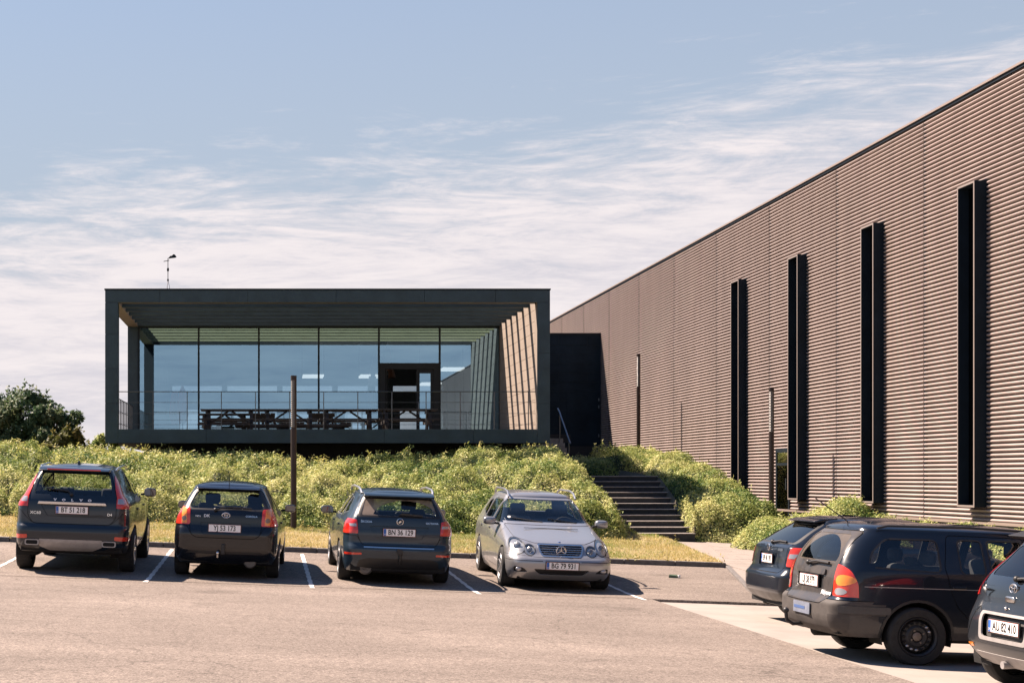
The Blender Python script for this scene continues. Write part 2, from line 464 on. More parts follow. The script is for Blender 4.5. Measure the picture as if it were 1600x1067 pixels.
# --- materials of the ground
def asphalt_mat(name, base, gain=1.0):
    m, n, l, b = nt(name)
    b.inputs['Roughness'].default_value = 0.9; b.inputs['Specular IOR Level'].default_value = 0.15
    t = n.new('ShaderNodeTexCoord')
    def noise(sc, det, ro, stretch=None):
        mp = n.new('ShaderNodeMapping'); l.new(t.outputs['Object'], mp.inputs[0])
        if stretch: mp.inputs['Scale'].default_value = stretch
        z = n.new('ShaderNodeTexNoise'); z.inputs['Scale'].default_value = sc; z.inputs['Detail'].default_value = det; z.inputs['Roughness'].default_value = ro
        l.new(mp.outputs[0], z.inputs['Vector']); return z.outputs['Fac']
    sp = noise(52, 3, 0.85); wide = noise(0.35, 5, 0.6); worn = noise(1.1, 5, 0.6, (0.35, 1.6, 1))
    vo = n.new('ShaderNodeTexVoronoi'); vo.inputs['Scale'].default_value = 70; l.new(t.outputs['Object'], vo.inputs['Vector'])
    r1 = n.new('ShaderNodeValToRGB'); e = r1.color_ramp.elements
    e[0].position = 0.25; e[0].color = (*[c * 0.30 for c in base], 1); e[1].position = 0.72; e[1].color = (*[c * 1.75 for c in base], 1)
    l.new(sp, r1.inputs[0])
    r2 = n.new('ShaderNodeMapRange'); r2.inputs['From Min'].default_value = 0.25; r2.inputs['From Max'].default_value = 0.75
    r2.inputs['To Min'].default_value = 0.82; r2.inputs['To Max'].default_value = 1.18
    l.new(wide, r2.inputs['Value'])
    r3 = n.new('ShaderNodeMapRange'); r3.inputs['From Min'].default_value = 0.25; r3.inputs['From Max'].default_value = 0.75
    r3.inputs['To Min'].default_value = 0.88; r3.inputs['To Max'].default_value = 1.12
    l.new(worn, r3.inputs['Value'])
    r4 = n.new('ShaderNodeMapRange'); r4.inputs['From Min'].default_value = 0.1; r4.inputs['From Max'].default_value = 0.6
    r4.inputs['To Min'].default_value = 1.12; r4.inputs['To Max'].default_value = 0.86
    l.new(vo.outputs['Distance'], r4.inputs['Value'])
    def mul(a, v):
        x = n.new('ShaderNodeVectorMath'); x.operation = 'SCALE'; l.new(a, x.inputs[0]); l.new(v, x.inputs['Scale']); return x.outputs[0]
    c = mul(mul(mul(r1.outputs[0], r2.outputs[0]), r3.outputs[0]), r4.outputs[0])
    # single stones, and old stains and patches
    vs_ = n.new('ShaderNodeTexVoronoi'); vs_.inputs['Scale'].default_value = 42; l.new(t.outputs['Object'], vs_.inputs['Vector'])
    r5 = n.new('ShaderNodeMapRange'); r5.inputs['To Min'].default_value = 0.74; r5.inputs['To Max'].default_value = 1.27
    se = n.new('ShaderNodeSeparateColor'); l.new(vs_.outputs['Color'], se.inputs[0]); l.new(se.outputs[0], r5.inputs['Value'])
    c = mul(c, r5.outputs[0])
    stn = noise(0.9, 3, 0.5); r6 = n.new('ShaderNodeMapRange'); r6.interpolation_type = 'SMOOTHSTEP'
    r6.inputs['From Min'].default_value = 0.28; r6.inputs['From Max'].default_value = 0.36; r6.inputs['To Min'].default_value = 0.80; r6.inputs['To Max'].default_value = 1.0
    l.new(stn, r6.inputs['Value']); c = mul(c, r6.outputs[0])
    trk = noise(0.5, 4, 0.6, (0.12, 2.2, 1)); r7 = n.new('ShaderNodeMapRange'); r7.inputs['From Min'].default_value = 0.3; r7.inputs['From Max'].default_value = 0.7
    r7.inputs['To Min'].default_value = 0.90; r7.inputs['To Max'].default_value = 1.08
    l.new(trk, r7.inputs['Value']); c = mul(c, r7.outputs[0])
    # hairline cracks
    cv = n.new('ShaderNodeTexVoronoi'); cv.feature = 'DISTANCE_TO_EDGE'; cv.inputs['Scale'].default_value = 0.22
    wob = n.new('ShaderNodeTexNoise'); wob.inputs['Scale'].default_value = 1.6; wob.inputs['Detail'].default_value = 5
    l.new(t.outputs['Object'], wob.inputs['Vector'])
    ad = n.new('ShaderNodeVectorMath'); ad.operation = 'ADD'; l.new(t.outputs['Object'], ad.inputs[0])
    sc = n.new('ShaderNodeVectorMath'); sc.operation = 'SCALE'; sc.inputs['Scale'].default_value = 0.9; l.new(wob.outputs['Color'], sc.inputs[0])
    l.new(sc.outputs[0], ad.inputs[1]); l.new(ad.outputs[0], cv.inputs['Vector'])
    ck = n.new('ShaderNodeMapRange'); ck.inputs['From Min'].default_value = 0.0; ck.inputs['From Max'].default_value = 0.004
    ck.inputs['To Min'].default_value = 0.62; ck.inputs['To Max'].default_value = 1.0
    l.new(cv.outputs['Distance'], ck.inputs['Value'])
    c = mul(c, ck.outputs[0])
    l.new(c, b.inputs['Base Color'])
    bp = n.new('ShaderNodeBump'); bp.inputs['Strength'].default_value = 0.9; bp.inputs['Distance'].default_value = 0.006
    l.new(sp, bp.inputs['Height']); l.new(bp.outputs[0], b.inputs['Normal'])
    return m
M_ASPH = asphalt_mat('asphalt', (0.190, 0.160, 0.139))
M_CONC = mat('concrete', (0.29, 0.258, 0.232), 0.9, var=0.12, vscale=1.2, bump=0.35, bscale=120, bdist=0.004, spec=0.2)
M_SLAB = mat('paving_slab', (0.27, 0.235, 0.21), 0.9, var=0.14, vscale=3.0, bump=0.3, bscale=90, bdist=0.004, spec=0.2)
M_KERB = mat('kerb_granite', (0.13, 0.12, 0.115), 0.9, var=0.3, vscale=9, bump=0.5, bscale=60)
M_SOIL = mat('soil', (0.075, 0.062, 0.04), 0.95, var=0.4, vscale=3.0, bump=0.6, bscale=20, bdist=0.03)
M_TURF = mat('dry_turf', (0.27, 0.21, 0.10), 0.95, var=0.3, vscale=5.0, bump=0.6, bscale=50, bdist=0.02)
M_LINE = mat('road_paint', (0.62, 0.58, 0.54), 0.8, var=0.25, vscale=14, bump=0.3, bscale=90, bdist=0.003)

# --- the land
xs = np.unique(np.concatenate([np.array([-3000, -1500, -700, -300, -120, -60, -40, -28, -20]), np.arange(-15, 16.01, 0.3),
                               np.array([8.19, 8.31, 8.46, 10.39, 10.5, 10.66, 18, 24, 40, 80, 200, 600, 1500, 3000])]))
ys = np.unique(np.concatenate([np.array([-3000, -1200, -400, -150, -60, -30, -15, 0, 10, 20, 26]), np.arange(28, 56.01, 0.3),
                               np.array([29.99, 30.06, 37.59, 37.61, 60, 66, 75, 100, 160, 300, 600, 1200, 2500, 4000])]))
ground = link_mesh('ground', grid_mesh('ground', xs, ys, T, M_SOIL)); tag(ground, kind='structure')

def sheet(name, x0, x1, y0, y1, m, dz, step=0.5, fn=None):
    return link_mesh(name, grid_mesh(name, np.arange(x0, x1 + step * 0.5, (x1 - x0) / max(1, round((x1 - x0) / step))),
                                     np.arange(y0, y1 + step * 0.5, (y1 - y0) / max(1, round((y1 - y0) / step))),
                                     fn or (lambda X, Y: G(X, Y) + dz), m))
EDGE_X, EDGE_Y = 5.85, 23.3
road = sheet('asphalt_lane', -60, EDGE_X, -40, EDGE_Y, M_ASPH, 0.0); tag(road, kind='structure')
bays = sheet('asphalt_bays', -60, 9.3, EDGE_Y, KERB_Y + 0.02, M_ASPH, 0.004); tag(bays, kind='structure')
# the asphalt ends in a raw edge above the concrete
em = MB()
ex = np.linspace(EDGE_X, 9.3, 30)
for i in range(len(ex) - 1):
    a, b = ex[i], ex[i + 1]
    ja, jb = 0.012 * math.sin(i * 2.1), 0.012 * math.sin((i + 1) * 2.1)
    za, zb = Gs(a, EDGE_Y), Gs(b, EDGE_Y)
    em.add([(a, EDGE_Y - 0.03 + ja, za - 0.06), (b, EDGE_Y - 0.03 + jb, zb - 0.06), (b, EDGE_Y - 0.025 + jb, zb + 0.003), (a, EDGE_Y - 0.025 + ja, za + 0.003),
            (b, EDGE_Y + 0.02, zb + 0.006), (a, EDGE_Y + 0.02, za + 0.006)], [(0, 1, 2, 3), (3, 2, 4, 5)])
tag(em.build('asphalt_edge', M_ASPH), kind='structure')
apron = sheet('concrete_apron', EDGE_X - 0.05, 12.5, -40, EDGE_Y - 0.01, mat('joint_sand', (0.10, 0.088, 0.075), 0.95), -0.06); tag(apron, kind='structure')
for ya_, yb_ in zip((-40, -20, -10, 0, 4.6, 9.2, 13.8, 18.6), (-20, -10, 0, 4.6, 9.2, 13.8, 18.6, EDGE_Y - 0.01)):
    for xa_, xb_ in ((EDGE_X - 0.05, 9.15), (9.15, 12.5)):
        o = sheet('slab', xa_ + 0.006, xb_ - 0.006, ya_ + 0.006, yb_ - 0.006, M_CONC, -0.035 + random.uniform(-.003, .003)); o.parent = apron

# joints of the apron are sawn: each bay of concrete is one slab with a gap
# --- parking lines
for i, lx in enumerate((-6.8, -4.3, -1.8, 0.70, 3.2, 5.68)):
    pts = np.linspace(22.95, 29.6, 30); w = 0.035
    mb = MB()
    for a, b in zip(pts[:-1], pts[1:]):
        ja, jb = w * (1 + 0.25 * math.sin(a * 9 + i)), w * (1 + 0.25 * math.sin(b * 9 + i))
        mb.add([(lx - ja, a, Gs(lx - ja, a) + 0.0085), (lx + ja, a, Gs(lx + ja, a) + 0.0085), (lx + jb, b, Gs(lx + jb, b) + 0.0085), (lx - jb, b, Gs(lx - jb, b) + 0.0085)], [(0, 1, 2, 3)])
    tag(mb.build('parking_line', M_LINE), kind='structure')

# --- kerb of separate stones along the grass
kerb = empty('kerb', (0, KERB_Y, 0)); tag(kerb, kind='structure')
kx = -16.0
while kx < PATH_X - 0.05:
    k1 = min(kx + 1.0, PATH_X)
    za, zb = Gs(kx, KERB_Y), Gs(k1, KERB_Y)
    j = random.uniform(-0.006, 0.006)
    mb = MB()
    p0, p1 = KERB_Y + 0.0 + j, KERB_Y + 0.13 + j
    c0, c1 = kx + 0.006, k1 - 0.006
    mb.add([(c0, p0, za - 0.1), (c1, p0, zb - 0.1), (c1, p1, zb - 0.1), (c0, p1, za - 0.1),
            (c0, p0, za + 0.10 + j), (c1, p0, zb + 0.10 + j), (c1, p1, zb + 0.105 + j), (c0, p1, za + 0.105 + j)],
           [(0, 3, 2, 1), (4, 5, 6, 7), (0, 1, 5, 4), (1, 2, 6, 5), (2, 3, 7, 6), (3, 0, 4, 7)])
    o = mb.build('kerb_stone', M_KERB, kerb, bevel=0.012); o.location = (0, -KERB_Y, 0)
    kx = k1

# --- slab path from the apron to the stairs
path = empty('path', (PATH_X, 30, 0)); tag(path, kind='structure')
def clip_poly(poly, a, b):
    """keep the part of poly left of the line a->b"""
    out = []
    def s(p): return (b[0] - a[0]) * (p[1] - a[1]) - (b[1] - a[1]) * (p[0] - a[0])
    for i in range(len(poly)):
        p, q = poly[i], poly[(i + 1) % len(poly)]; sp_, sq_ = s(p), s(q)
        if sp_ >= 0: out.append(p)
        if sp_ * sq_ < 0:
            t = sp_ / (sp_ - sq_); out.append((p[0] + t * (q[0] - p[0]), p[1] + t * (q[1] - p[1])))
    return out
PATH_EDGE = [(PATH_X, 37.45), (PATH_X, 30.1), (8.05, 25.6), (7.6, EDGE_Y + 0.0)]
base = MB()
poly = PATH_EDGE + [(12.5, EDGE_Y), (12.5, 37.45)]
base.add([(p[0], p[1], Gs(*p) + 0.018) for p in poly], [tuple(range(len(poly)))])
base.build('bedding', M_SLAB, path, loc=(-PATH_X, -30, 0))
sw, sl = 0.82, 0.62
iy = 0; y0 = EDGE_Y + 0.02
while y0 < 37.4:
    y1 = min(y0 + sl, 37.45); x0 = 7.2 + (0.41 if iy % 2 else 0.0)
    while x0 < 12.6:
        x1 = x0 + sw
        q = [(x0 + .005, y0 + .005), (x1 - .005, y0 + .005), (x1 - .005, y1 - .005), (x0 + .005, y1 - .005)]
        for a, b in ((PATH_EDGE[1], PATH_EDGE[0]), (PATH_EDGE[2], PATH_EDGE[1]), (PATH_EDGE[3], PATH_EDGE[2])):
            # inside lies to the right of the edge walked northwards
            q = clip_poly(q, (b[0] + .06, b[1]), (a[0] + .06, a[1]))
            if len(q) < 3: break
        if len(q) >= 3:
            dz = random.uniform(-0.003, 0.003); n = len(q); mb = MB()
            v = [(p[0], p[1], Gs(*p) + 0.0) for p in q] + [(p[0], p[1], Gs(*p) + 0.036 + dz) for p in q]
            f = [tuple(range(n, 2 * n))] + [(i, (i + 1) % n, n + (i + 1) % n, n + i) for i in range(n)]
            mb.add(v, f); mb.build('slab', M_SLAB, path, loc=(-PATH_X, -30, 0))
        x0 = x1
    y0 = y1; iy += 1
# edging stones along the slanting side of the path
for a, b in ((PATH_EDGE[3], PATH_EDGE[2]), (PATH_EDGE[2], PATH_EDGE[1]), (PATH_EDGE[1], PATH_EDGE[0])):
    L_ = math.dist(a, b); k = max(1, round(L_ / 0.9))
    for i in range(k):
        p = [a[0] + (b[0] - a[0]) * (i + .01) / k, a[1] + (b[1] - a[1]) * (i + .01) / k]; q = [a[0] + (b[0] - a[0]) * (i + .99) / k, a[1] + (b[1] - a[1]) * (i + .99) / k]
        mb = MB(); mb.bar((p[0], p[1], Gs(*p) - 0.03), (q[0], q[1], Gs(*q) - 0.03), 0.08, 0.16)
        mb.build('edging_stone', M_KERB, path, bevel=0.008, loc=(-PATH_X, -30, 0))

# --- grass strip: short, dry
def leaf_cloud(P, N, ln, wd, tone, jitter=0.6):
    """P (n,3) bases, N (n,3) facing, kite shaped leaves; returns verts, quads"""
    n = len(P)
    Nn = N + RNG.normal(0, jitter, (n, 3)); Nn /= np.linalg.norm(Nn, axis=1, keepdims=True) + 1e-9
    A = RNG.normal(0, 1, (n, 3)); D = np.cross(Nn, A); D /= np.linalg.norm(D, axis=1, keepdims=True) + 1e-9
    S = np.cross(Nn, D)
    ln = np.asarray(ln).reshape(-1, 1); wd = np.asarray(wd).reshape(-1, 1)
    mid = P + D * ln * 0.5
    v = np.stack([P, mid - S * wd * 0.5 + Nn * ln * 0.06, P + D * ln, mid + S * wd * 0.5 + Nn * ln * 0.06], 1).reshape(-1, 3)
    q = np.arange(4 * n).reshape(-1, 4)
    return v, q
def blades(P, h, w, lean):
    n = len(P); a = RNG.uniform(0, 2 * np.pi, n)
    S = np.stack([np.cos(a), np.sin(a), np.zeros(n)], 1); Ld = np.stack([-np.sin(a), np.cos(a), np.zeros(n)], 1)
    h = h.reshape(-1, 1); w = w.reshape(-1, 1); lean = lean.reshape(-1, 1)
    tip = P + np.array([[0, 0, 1.0]]) * h + Ld * h * lean
    v = np.stack([P - S * w / 2, P + S * w / 2, tip], 1).reshape(-1, 3)
    return v, np.arange(3 * n).reshape(-1, 3)
gx = np.arange(-16, PATH_X + 0.01, 0.3); gy = np.arange(KERB_Y + 0.13, 35.6, 0.3)
turf = link_mesh('turf', grid_mesh('turf', np.append(gx[:-1], PATH_X - 0.05), gy, lambda X, Y: np.maximum(T(X, Y), G(X, Y) + 0.075) + 0.012, M_TURF)); tag(turf, kind='structure')
NG = 130000
px = RNG.uniform(-9, PATH_X - 0.06, NG); py = RNG.uniform(KERB_Y + 0.12, 35.4, NG)
keep = (vnoise(px, py, 1.3) + RNG.normal(0, 0.25, NG)) > -0.35
px, py = px[keep], py[keep]
pz = np.maximum(T(px, py), G(px, py) + 0.075) + 0.008
tone = np.clip(0.68 + 1.2 * vnoise(px, py, 0.55) + 0.5 * vnoise(px, py, 2.2) + RNG.normal(0, 0.16, len(px)), 0, 1)
v, q = blades(np.stack([px, py, pz], 1), RNG.uniform(0.025, 0.075, len(px)), RNG.uniform(0.006, 0.014, len(px)), RNG.uniform(0.2, 1.3, len(px)))
M_GRASS = leaf_mat('grass_blades', (0.52, 0.40, 0.17), (0.40, 0.34, 0.12), (0.20, 0.25, 0.05), 0.4)
tag(link_mesh('grass', np_mesh('grass', v, q, M_GRASS, tone)), 'short sun-dried grass strip between kerb and planted bank', 'grass', kind='stuff')

# --- planted bank
M_LEAF = leaf_mat('groundcover_leaves', (0.07, 0.145, 0.034), (0.37, 0.415, 0.12), (0.62, 0.585, 0.26), 0.32)
M_LEAF2 = leaf_mat('weed_leaves', (0.15, 0.19, 0.04), (0.34, 0.35, 0.09), (0.50, 0.45, 0.16), 0.5)
M_UNDER = mat('foliage_shadow_core', (0.028, 0.036, 0.012), 0.95, var=0.4, vscale=6)  # dark sheet under the leaves, coloured as the shade between them
def bank_env(x, y):
    """height of the foliage above the soil on the left bank"""
    foot = 33.75 + 0.35 * vnoise(x, 0 * y, 0.8) + 0.14 * vnoise(x, y, 3.0) - 0.10 * smoothstep(4, 8, x)
    f = smoothstep(0, 0.42, y - foot)
    b = 0.60 + 0.30 * vnoise(x, y, 0.55) + 0.34 * vnoise(x, y, 1.25) + 0.34 * vnoise(x, y, 2.9)
    b = b - 0.34 * np.exp(-(vnoise(y, x, 0.75) / 0.05) ** 2) - 0.24 * np.exp(-(vnoise(x + 9, y, 1.7) / 0.05) ** 2)
    b = b * (0.70 + 0.30 * smoothstep(33.9, 36.5, y))
    b = b * (1 - 0.22 * smoothstep(37, 41, y))
    b = b + 0.18 * smoothstep(4, 8, x)
    e = smoothstep(ST_X0 - 0.34, ST_X0 - 0.85, x + 0.2 * vnoise(y, x, 1.2)) if True else 1
    return np.maximum(b * np.sqrt(np.clip(f, 0, 1)) * np.sqrt(np.clip(e, 0, 1)), 0)
def env_leaves(env, x0, x1, y0, y1, n, nf, foot_y, lnr=(0.035, 0.078), depth=0.085, zfloor=0.0, cond=None):
    xx = RNG.uniform(x0, x1, n); yy = RNG.uniform(y0, y1, n)
    if nf:
        xx = np.concatenate([xx, RNG.uniform(x0, x1, nf)]); yy = np.concatenate([yy, RNG.uniform(foot_y - 0.35, foot_y + 0.9, nf)])
    st = 0.06; gx_, gy_ = np.arange(x0 - .3, x1 + .4, st), np.arange(min(y0, foot_y - .4) - .3 if nf else y0 - .3, y1 + .4, st)
    GX, GY_ = np.meshgrid(gx_, gy_); gE = env(GX, GY_); gT = T(GX, GY_); gS = gE + gT
    def bil(A, x, y):
        fx, fy = (x - gx_[0]) / st, (y - gy_[0]) / st; i, j = fx.astype(int), fy.astype(int); fx -= i; fy -= j
        return (A[j, i] * (1 - fx) + A[j, i + 1] * fx) * (1 - fy) + (A[j + 1, i] * (1 - fx) + A[j + 1, i + 1] * fx) * fy
    e = bil(gE, xx, yy); k = e > 0.06
    if cond is not None: k &= cond(xx, yy)
    xx, yy, e = xx[k], yy[k], e[k]
    n = len(xx)
    d = RNG.exponential(depth, n)
    tz = bil(gT, xx, yy); zt = tz + e
    isf = RNG.random(n) < np.clip(1.6 - (yy - foot_y), 0, 0.75)
    d = np.where(isf, RNG.uniform(0, 1, n) * e, d)
    z = np.maximum(zt - d, tz + 0.02) + RNG.exponential(0.022, n)
    h = 0.05
    gxx = (bil(gS, xx + h, yy) - bil(gS, xx - h, yy)) / (2 * h)
    gyy = (bil(gS, xx, yy + h) - bil(gS, xx, yy - h)) / (2 * h)
    N = np.stack([-np.clip(gxx, -2, 2), -np.clip(gyy, -2, 2), np.ones(n)], 1); N /= np.linalg.norm(N, axis=1, keepdims=True)
    tone = np.clip(0.52 + 0.8 * vnoise(xx, yy, 0.7) + 0.75 * vnoise(yy, xx, 2.4) + 0.4 * vnoise(xx, yy, 6) + RNG.normal(0, 0.2, n), 0, 1)
    v, q = leaf_cloud(np.stack([xx, yy, z], 1), N, RNG.uniform(*lnr, n), RNG.uniform(0.016, 0.036, n), tone, 0.6)
    return v, q, tone
def shoots(xx, yy, base, n_leaf, hr, ln, lean_y=0.0):
    """upright or arching twigs set with small leaves"""
    vs = []; tn = []
    for x, y, b in zip(xx, yy, base):
        h = random.uniform(*hr); a = random.uniform(0, 6.28); le = random.uniform(0.1, 0.9)
        t = np.linspace(0.15, 1, n_leaf)
        c = np.stack([x + math.cos(a) * le * h * t ** 2, y + math.sin(a) * le * h * t ** 2 + lean_y * t, b + h * t * (1 - 0.25 * le * t)], 1)
        vs.append(c); tn.append(np.full(n_leaf, random.uniform(0.45, 1.0)))
    P = np.concatenate(vs); tone = np.clip(np.concatenate(tn) + RNG.normal(0, .12, len(P)), 0, 1); n = len(P)
    v, q = leaf_cloud(P, np.tile([[0, -0.3, 1.0]], (n, 1)), RNG.uniform(ln * 0.7, ln * 1.3, n), RNG.uniform(ln * 0.3, ln * 0.45, n), tone, 0.7)
    return v, q, tone
def join_arr(*parts):
    V = []; Q = []; Tn = []; o = 0
    for v, q, t in parts:
        V.append(v); Q.append(q + o); Tn.append(t); o += len(v)
    return np.concatenate(V), np.concatenate(Q), np.concatenate(Tn)
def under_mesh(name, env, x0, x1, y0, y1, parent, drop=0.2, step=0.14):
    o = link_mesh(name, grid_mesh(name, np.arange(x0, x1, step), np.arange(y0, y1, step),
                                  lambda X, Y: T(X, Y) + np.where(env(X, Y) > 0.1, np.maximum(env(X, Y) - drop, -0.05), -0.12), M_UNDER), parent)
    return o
BX0, BX1 = -11.0, 8.7
a1 = env_leaves(bank_env, BX0, BX1, 33.2, 42.2, 430000, 130000, 33.8)
n = 1500
sx_, sy_ = RNG.uniform(BX0, 8.2, n), RNG.uniform(34.2, 41.5, n)
a2 = shoots(sx_, sy_, T(sx_, sy_) + bank_env(sx_, sy_) - 0.12, 12, (0.14, 0.36), 0.08)
v, q, t = join_arr(a1, a2)
bank = link_mesh('bank_groundcover', np_mesh('bank_groundcover', v, q, M_LEAF, t))
tag(bank, 'dense yellow-green groundcover shrubs over the bank below the pavilion', 'groundcover', kind='stuff')
under_mesh('undergrowth_shade', bank_env, BX0, BX1, 33.2, 42.4, bank)
# taller yellowish weeds in the upper left of the bank
n = 900
wx = np.concatenate([RNG.uniform(-8.5, 2.0, n), RNG.uniform(2.0, 7.6, 60)]); wy = np.concatenate([RNG.uniform(37.2, 41.4, n), RNG.uniform(40.2, 41.4, 60)])
kk = (vnoise(wx, wy, 0.9) > -0.12) | (wx > 2); wx, wy = wx[kk], wy[kk]
v, q, t = shoots(wx, wy, T(wx, wy) + bank_env(wx, wy) - 0.22, 16, (0.2, 0.5), 0.095)
tag(link_mesh('weed_growth', np_mesh('weed_growth', v, q, M_LEAF2, t)), 'taller yellowish weeds growing out of the upper bank', 'weeds', kind='stuff')

n = 260
kx_ = RNG.uniform(-9, 9, n); ky_ = np.where(RNG.random(n) < .6, KERB_Y + RNG.uniform(-.03, .25, n), 33.6 + RNG.uniform(-.35, .1, n))
v, q, t = shoots(kx_, ky_, np.maximum(T(kx_, np.maximum(ky_, KERB_Y + .06)), 0 * kx_ + G(kx_, ky_)), 7, (0.05, 0.2), 0.07)
tag(link_mesh('kerb_weeds', np_mesh('kerb_weeds', v, q, M_GRASS, 1 - t * .8)), 'scattered dry weeds along the kerb and hedge foot', 'weeds', kind='stuff')
# --- shrubs right of the stairs and by the hall: each a plant of its own
def shrub(name, label, env, x0, x1, y0, y1, n, nf, foot, matl=M_LEAF, nsh=200, group=None):
    e = empty(name, ((x0 + x1) / 2, (y0 + y1) / 2, 0)); tag(e, label, 'shrub', group)
    a = env_leaves(env, x0, x1, y0, y1, n, nf, foot)
    sx, sy = RNG.uniform(x0, x1, nsh), RNG.uniform(y0, y1, nsh); k = env(sx, sy) > 0.16; sx, sy = sx[k], sy[k]
    b = shoots(sx, sy, T(sx, sy) + env(sx, sy) - 0.12, 12, (0.14, 0.34), 0.08)
    v, q, t = join_arr(a, b)
    loc = (-(x0 + x1) / 2, -(y0 + y1) / 2, 0)
    o = link_mesh('foliage', np_mesh('foliage', v, q, matl, t), e, loc)
    u = under_mesh('shade_core', env, x0, x1, y0, y1, e); u.location = loc
    return e
def env_right(x, y):
    foot = 37.6 - 0.35 * smoothstep(10.4, 11.2, x) + 0.25 * vnoise(x, y, 1.1)
    f = smoothstep(0, 0.9, y - foot) * smoothstep(52.5, 50.5, y)
    side = smoothstep(10.28, 10.75, x - 0.11 * (y - 38) + 0.25 * vnoise(x, y, 1.3)) * smoothstep(13.05 + 0.07 * np.clip(y - 40, 0, 12), 12.2 + 0.07 * np.clip(y - 40, 0, 12), x + 0.3 * vnoise(y, x, 0.8))
    b = 0.85 + 0.3 * vnoise(x, y, 0.6) + 0.3 * vnoise(x, y, 1.4) + 0.25 * vnoise(x, y, 3.0) - 0.42 * smoothstep(40, 46, y) - 0.22 * np.exp(-(vnoise(y, x, 0.9) / 0.05) ** 2)
    return np.maximum(b * np.sqrt(f * side), 0)
shrub('bank_shrub', 'broad yellow-green shrub mass climbing the bank right of the stairs', env_right, 10.2, 13.9, 36.9, 52.6, 120000, 40000, 37.6)
def env_low(x, y):
    r = ((x - 12.45) / 1.65) ** 2 + ((y - 35.6) / 1.35) ** 2 + 0.5 * vnoise(x, y, 1.5)
    return np.maximum((0.85 + 0.3 * vnoise(x, y, 1.2) + 0.2 * vnoise(x, y, 3)) * np.sqrt(np.clip(1 - r, 0, 1)), 0) + 0 * x
shrub('low_shrub', 'low spreading yellow-green shrub at the path edge behind the parked cars', env_low, 10.4, 13.95, 34.0, 37.4, 42000, 0, 30, nsh=160)
def env_verge(x, y):
    f = smoothstep(12.5, 12.9, x + 0.15 * vnoise(x, y, 1.5)) * smoothstep(36.2, 35.0, y)
    return np.maximum((0.24 + 0.18 * vnoise(x, y, 1.1) + 0.16 * vnoise(x, y, 2.8)) * np.sqrt(f), 0)
shrub('verge_shrub', 'strip of low green groundcover along the hall base behind the right-hand cars', env_verge, 12.4, 13.95, 14.0, 36.4, 60000, 0, 5, nsh=120)
def env_dark(x, y):
    r = ((x - 10.6) / 1.9) ** 2 + ((y - 47.6) / 2.2) ** 2 + 0.4 * vnoise(x, y, 1.0)
    return np.maximum((0.60 + 0.25 * vnoise(x, y, 1.2)) * np.sqrt(np.clip(1 - r, 0, 1)), 0)
shrub('shaded_shrub', 'dark green shrub in shade at the top of the stairs', env_dark, 8.6, 12.7, 45.2, 50.0, 36000, 0, 30, nsh=120)

# --- trees behind the bank on the far left
M_BARK = mat('bark', (0.10, 0.075, 0.05), 0.9, var=0.4, vscale=12, bump=0.6, bscale=30)
M_TREE = leaf_mat('tree_leaves', (0.035, 0.075, 0.034), (0.08, 0.135, 0.06), (0.21, 0.22, 0.11), 0.35)
M_TREE2 = leaf_mat('bush_leaves', (0.06, 0.075, 0.015), (0.13, 0.13, 0.035), (0.25, 0.18, 0.06), 0.4)
def tree(name, label, base, h, spread, nclump, nleaf, lm, ls=0.13, cat='tree', lobes=None, trunk=True):
    e = empty(name, base); tag(e, label, cat)
    tb = MB()
    tb.tube([(0, 0, -0.4), (0.03, 0.02, h * 0.25), (-0.04, 0.03, h * 0.55), (0.05, 0, h * 0.85)], 0.05 + h * 0.016, 8, 0.02)
    rr = random.Random(len(label))
    cl = []
    for i in range(nclump):
        a = rr.uniform(0, 6.283); t = rr.uniform(0.12, 0.97)
        rad = spread * (1.0 - 0.72 * abs(t - 0.38) ** 1.1) * math.sqrt(rr.random())
        c = Vector((math.cos(a) * rad, math.sin(a) * rad * 0.8, h * t))
        cl.append((c, rr.uniform(0.25, 0.55) * spread * 0.45))
        if i % 3 == 0:
            s = Vector((0, 0, max(0.1, c.z * 0.55))); tb.tube([s, s.lerp(c, 0.55) + Vector((0, 0, -0.08)), c], 0.035, 6, 0.008)
    tb.build('trunk', M_BARK, e, smooth=True)
    P = []; N = []; Tn = []
    per = nleaf // nclump
    for c, r in cl:
        d = RNG.normal(0, 1, (per, 3)); d /= np.linalg.norm(d, axis=1, keepdims=True)
        rad = r * RNG.uniform(0.35, 1.08, (per, 1)) ** 0.6
        p = np.array(c) + d * rad * np.array([1, 1, 0.95]); P.append(p); N.append(d + np.array([0, 0, 0.7])); Tn.append(np.full(per, rr.uniform(0.15, 0.75)))
        # a leader shoot breaking the outline
        if rr.random() < 0.75:
            k = 26; tt = np.linspace(0, 1, k)[:, None]
            s = np.array(c) + np.array([[rr.uniform(-.12, .12), rr.uniform(-.1, .1), 1]]) * (r * 0.6 + tt * r * 1.25) + RNG.normal(0, 0.045, (k, 3)) * (1.3 - tt)
            P.append(s); N.append(np.tile([[0, 0, 1.0]], (k, 1)) + RNG.normal(0, .5, (k, 3))); Tn.append(np.full(k, 0.6))
    P = np.concatenate(P); N = np.concatenate(N); tone = np.clip(np.concatenate(Tn) + RNG.normal(0, .17, len(P)), 0, 1)
    v, q = leaf_cloud(P, N / np.linalg.norm(N, axis=1, keepdims=True), RNG.uniform(ls * 0.7, ls * 1.35, len(P)), RNG.uniform(ls * .45, ls * .7, len(P)), tone, 0.6)
    link_mesh('crown', np_mesh('crown', v, q, lm, tone), e)
    return e
tree('broadleaf_tree', 'dark green broadleaf tree cut by the left edge of the picture', (-8.0, 50, 2.1), 2.15, 1.75, 50, 17000, M_TREE)
tree('broadleaf_tree', 'lower dark green tree with reddish shoots, right of the edge tree', (-6.75, 49, 2.05), 1.75, 1.0, 32, 10000, M_TREE)
